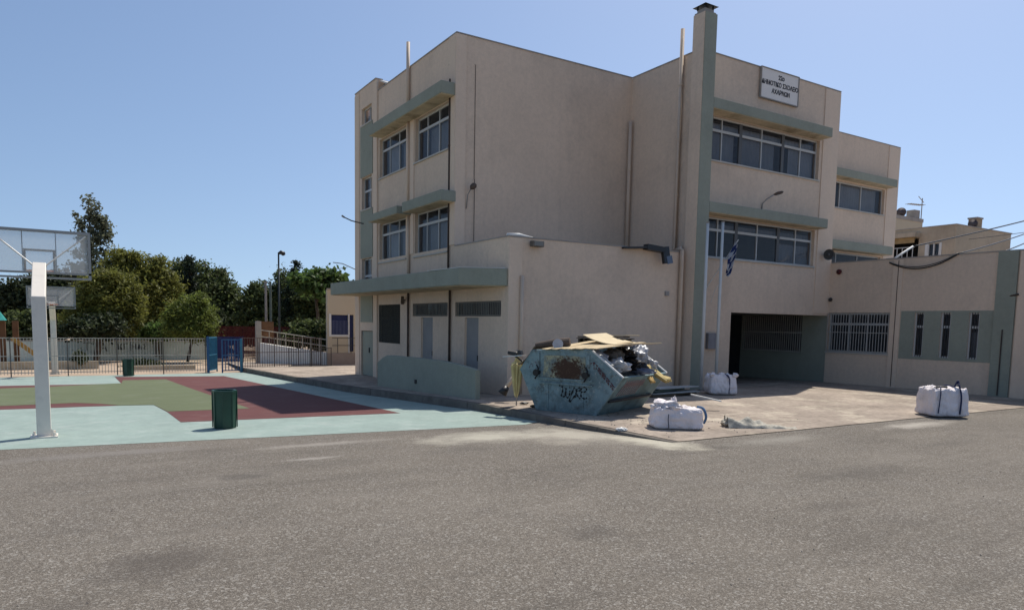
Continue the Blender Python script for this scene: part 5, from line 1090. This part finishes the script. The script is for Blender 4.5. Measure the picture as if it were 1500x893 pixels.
# ------------------------------------------------------------------ trees
rng = np.random.default_rng(11)
def leaves(name, centers, rad, n, size, m_, parent, el=1.6, clump=.38, up=.3, hollow=.35):
    """n leaf faces in clumps spread through the union of ellipsoids (cx,cy,cz),(rx,ry,rz)"""
    vol = np.array([r[0] * r[1] * r[2] for r in rad]) ** .8; pr = vol / vol.sum(); nc = max(12, n // 34)
    idx = rng.choice(len(centers), nc, p=pr); d = rng.normal(size=(nc, 3)); d /= np.linalg.norm(d, axis=1)[:, None]
    rr = (hollow + (1 - hollow) * rng.random(nc)) ** .6 * (1 + .16 * np.clip(rng.normal(size=nc), -1, 2.2))
    cc = np.array(centers)[idx] + d * rr[:, None] * np.array(rad)[idx]
    csz = clump * (0.55 + .9 * rng.random(nc)); k = rng.integers(0, nc, n)
    p = cc[k] + rng.normal(size=(n, 3)) * csz[k][:, None] * np.array([1, 1, .62]) * .55
    a = rng.normal(size=(n, 3)); a[:, 2] *= up + .5; a /= np.linalg.norm(a, axis=1)[:, None]; b_ = np.cross(a, rng.normal(size=(n, 3))); b_ /= np.linalg.norm(b_, axis=1)[:, None]
    s = size * (.6 + .8 * rng.random(n))[:, None]; A = a * s * el / 2; B = b_ * s / 2
    v = np.stack([p - A, p + B * .9, p + A, p - B * .9], 1).reshape(-1, 3)
    me = bpy.data.meshes.new(name); me.vertices.add(4 * n); me.vertices.foreach_set('co', v.ravel()); me.loops.add(4 * n); me.loops.foreach_set('vertex_index', np.arange(4 * n, dtype=np.int32))
    me.polygons.add(n); me.polygons.foreach_set('loop_start', np.arange(0, 4 * n, 4, dtype=np.int32)); me.polygons.foreach_set('loop_total', np.full(n, 4, dtype=np.int32)); me.update(); me.materials.append(m_)
    o = bpy.data.objects.new(name, me); C.objects.link(o); setpar(o, parent); return cc
def leafmat(name, c, tr=.25): 
    m_ = mat(name, c, .65, .35, .9, spec=.35, island=.45); b = m_.node_tree.nodes['Principled BSDF']; b.inputs['Transmission Weight'].default_value = 0
    nt_ = m_.node_tree; o_ = nt_.nodes['Material Output']; tl = nt_.nodes.new('ShaderNodeBsdfTranslucent'); mxs = nt_.nodes.new('ShaderNodeMixShader'); mxs.inputs[0].default_value = tr
    src = b.inputs['Base Color'].links[0].from_socket; nt_.links.new(src, tl.inputs[0]); nt_.links.new(b.outputs[0], mxs.inputs[1]); nt_.links.new(tl.outputs[0], mxs.inputs[2]); nt_.links.new(mxs.outputs[0], o_.inputs[0]); return m_
L_pine = leafmat('pine_needles', (.18, .185, .042), .42); L_umb = leafmat('young_pine_needles', (.15, .185, .04), .42); L_dark = leafmat('dark_foliage', (.045, .06, .025), .3); L_mid = leafmat('mid_foliage', (.09, .115, .04), .38); L_euc = leafmat('eucalyptus_leaves', (.16, .17, .105), .4); L_cyp = leafmat('cypress_foliage', (.022, .036, .018)); L_fig = leafmat('bright_broad_leaves', (.09, .145, .04), .4)
M_bark = mat('bark', (.10, .075, .055), .95, .3, 5, .6, 20)
def tree(name, label, v_, crowns, m_, n, size, trunk=None, cat='tree', group='trees behind the court', spires=3, **kw):
    """crowns: pixel ellipses (px, py, half width, half height, depth offset)"""
    cs, rs = [], []
    for (px, py, hw, hh, *dv) in crowns:
        vv = v_ + (dv[0] if dv else 0); x, z = at(px, py, vv); x1 = at(px + hw, py, vv)[0]; z1 = at(px, py - hh, vv)[1]
        cs.append((x, vv, z)); rs.append((abs(x1 - x), max(.5, abs(x1 - x) * .9), abs(z1 - z)))
    if spires:
        rs_ = np.random.default_rng(len(label) * 7 + int(v_))
        for c_, r_ in list(zip(cs, rs)):
            for _ in range(spires):
                o_ = rs_.uniform(-.8, .8); cs.append((c_[0] + r_[0] * o_, c_[1] + r_[1] * rs_.uniform(-.4, .2), c_[2] + r_[2] * (1 - o_ * o_) ** .5 * rs_.uniform(.8, 1.02))); k_ = rs_.uniform(.10, .2); rs.append((r_[0] * k_ + .1, r_[0] * k_ + .1, r_[2] * rs_.uniform(.2, .42)))
    bx_ = trunk[0] if trunk else None
    x0 = at(bx_, 500, v_)[0] if bx_ is not None else float(np.mean([c_[0] for c_ in cs]))
    t = thing(name, label, cat, (x0, v_, -.34), group)
    cc = leaves('crown', cs, rs, n, size, m_, t, **kw)
    q = MB(); r0_ = trunk[1] if trunk else .16; top = cs[int(np.argmax([c_[2] for c_ in cs]))]; base_ = Vector((x0, v_, -.36)); zc = min(c_[2] for c_ in cs)
    mid = Vector((x0 * .6 + top[0] * .4, v_, (zc * .7 + -.36 * .3))); q.tube([base_, mid, Vector(top)], [r0_, r0_ * .7, r0_ * .2], 8)
    q.build('trunk', M_bark, t, smooth=True); q = MB()
    for c_ in cc[:: max(1, len(cc) // 26)]:
        st = mid.lerp(Vector(top), min(.8, max(0, (c_[2] - mid.z) / max(.5, top[2] - mid.z) * .7)))
        q.tube([st, st.lerp(Vector(c_), .5) + Vector((0, 0, .12)), Vector(c_)], [r0_ * .35, r0_ * .2, .02], 5)
    q.build('limb', M_bark, t, smooth=True)
    return t
tree('eucalyptus_tree', 'tallest thin pale leaved tree rising behind the near backboard', 57, [(134, 314, 8, 20), (140, 330, 13, 26), (117, 328, 12, 16), (154, 342, 16, 26), (128, 350, 18, 24), (130, 375, 26, 30), (150, 400, 24, 34), (112, 400, 22, 28), (140, 440, 34, 30)], L_euc, 8000, .14, (140, .16), clump=.30, hollow=.05)
tree('pine_tree', 'yellow green rounded pine bulging low between the far hoop and the gates', 47, [(165, 440, 38, 34), (140, 455, 30, 30), (185, 460, 22, 26), (150, 420, 26, 20), (120, 470, 24, 20)], L_pine, 36000, .085, (140, .17), el=3.2, clump=.36)
tree('pine_tree', 'olive pine with ragged twin tops behind the rounded pine', 55, [(172, 395, 14, 24), (190, 395, 20, 26), (222, 400, 20, 28), (245, 420, 20, 24), (205, 430, 40, 34), (240, 455, 32, 36), (175, 425, 24, 30), (215, 470, 40, 26)], L_pine, 32000, .11, (215, .2), el=2.8, clump=.42)
tree('umbrella_pine', 'small umbrella shaped pine with a bare forked trunk beside the gates', 45, [(283, 462, 27, 27), (264, 472, 22, 20), (297, 478, 16, 22), (278, 482, 34, 13), (285, 475, 26, 22)], L_umb, 34000, .07, (274, .1), el=3.2, clump=.30, hollow=.2)
tree('broadleaf_tree', 'dark broad tree with uneven top left of the lamp, behind the umbrella pine', 62, [(270, 400, 17, 18), (298, 405, 20, 20), (320, 425, 22, 24), (295, 440, 40, 34), (335, 440, 20, 26), (318, 405, 12, 10), (340, 465, 24, 30), (260, 430, 22, 30)], L_mid, 26000, .15, (300, .25), clump=.5)
tree('cypress_tree', 'narrow dark cypress poking up left of the broad tree', 59, [(278, 392, 6, 15), (277, 415, 9, 22), (276, 440, 11, 26)], L_cyp, 3500, .13, (277, .1), clump=.25)
tree('cypress_tree', 'dark conical fir with pointed tip right of the street lamp', 55, [(433, 396, 4, 12), (433, 415, 9, 16), (432, 440, 17, 26), (431, 468, 20, 28)], L_cyp, 12000, .10, (432, .14), clump=.24)
tree('broadleaf_tree', 'mid green trees filling the gap around the street lamp', 58, [(375, 435, 16, 18), (362, 455, 16, 26), (395, 445, 20, 24), (415, 425, 16, 26), (385, 475, 30, 26), (410, 465, 22, 26)], L_mid, 22000, .14, (385, .2), clump=.42)
tree('fig_tree', 'bright broad leaved tree against the sky beside the cream building', 50, [(480, 412, 26, 12), (455, 412, 22, 14), (497, 418, 12, 9), (470, 428, 26, 12)], L_fig, 2600, .30, (470, .16), clump=.5, el=1.3)
tree('broadleaf_tree', 'shadowy tree right behind the access ramp and cream building', 54, [(455, 440, 26, 22), (475, 455, 26, 26), (455, 475, 30, 26), (490, 440, 14, 22)], L_mid, 18000, .14, (465, .2), clump=.4)
tree('broadleaf_tree', 'dark tree at the left under the near backboard', 60, [(30, 435, 26, 22), (5, 445, 22, 22), (60, 425, 26, 24), (85, 445, 26, 28), (40, 465, 36, 26), (95, 420, 18, 20)], L_dark, 15000, .19, (50, .2), clump=.5)
tree('broadleaf_tree', 'dark low crown behind the far hoop backboard', 64, [(105, 470, 40, 30), (70, 475, 30, 26), (140, 480, 36, 26), (180, 485, 36, 20), (220, 488, 36, 18)], L_dark, 14000, .2, (110, .2), clump=.5)
tree('broadleaf_tree', 'dark low crown closing the gap above the red fence', 60, [(340, 485, 30, 20), (310, 480, 26, 22), (375, 490, 30, 18), (260, 490, 30, 16)], L_dark, 9000, .2, (335, .2), clump=.5)
tree('oleander_bush', 'light green bush growing over the end of the mural wall', 47.2, [(225, 487, 20, 10), (245, 486, 18, 9)], L_fig, 3000, .13, (235, .05), 'shrub', clump=.3)
tree('oleander_bush', 'mid green bushes behind the ramp handrail', 46, [(450, 490, 22, 18), (430, 497, 18, 12), (468, 500, 14, 14)], L_mid, 5500, .14, (450, .05), 'shrub', clump=.3)
tree('oleander_bush', 'low rounded bush left of the near post below the turquoise roof', 49, [(25, 480, 20, 18), (45, 478, 14, 18), (8, 485, 12, 14)], L_mid, 5000, .15, (30, .05), 'shrub', clump=.3)
tree('oleander_bush', 'dark low bush in the sandy garden behind the farther litter bin', 42, [(215, 533, 22, 6), (195, 535, 16, 6)], L_dark, 2500, .09, (205, .03), 'shrub', clump=.2)
tree('oleander_bush', 'dark small clipped bush just left of the farther litter bin', 41, [(117, 524, 7, 9)], L_dark, 1200, .09, (117, .03), 'shrub', clump=.2)
tree('broadleaf_tree', 'tall slender trunk standing inside the garden before the mural wall', 45, [(150, 478, 30, 14), (120, 482, 26, 12)], L_dark, 4000, .14, (139, .17), clump=.4)
# far tree line behind everything
t = thing('tree_line', 'far mass of dark trees closing the horizon behind the yard', 'trees', (0, 80, -.4)); cs = []; rs = []
for k in range(46):
    x = -45 + k * 2.6 + rng.normal() * .6; cs.append((x, 78 + rng.normal() * 3, 1.4 + rng.random() * 1.0)); rs.append((2.4, 2, 2.0 + rng.random() * 1.3))
leaves('crown', cs, rs, 26000, .34, L_dark, t, clump=.9); t['kind'] = 'stuff'
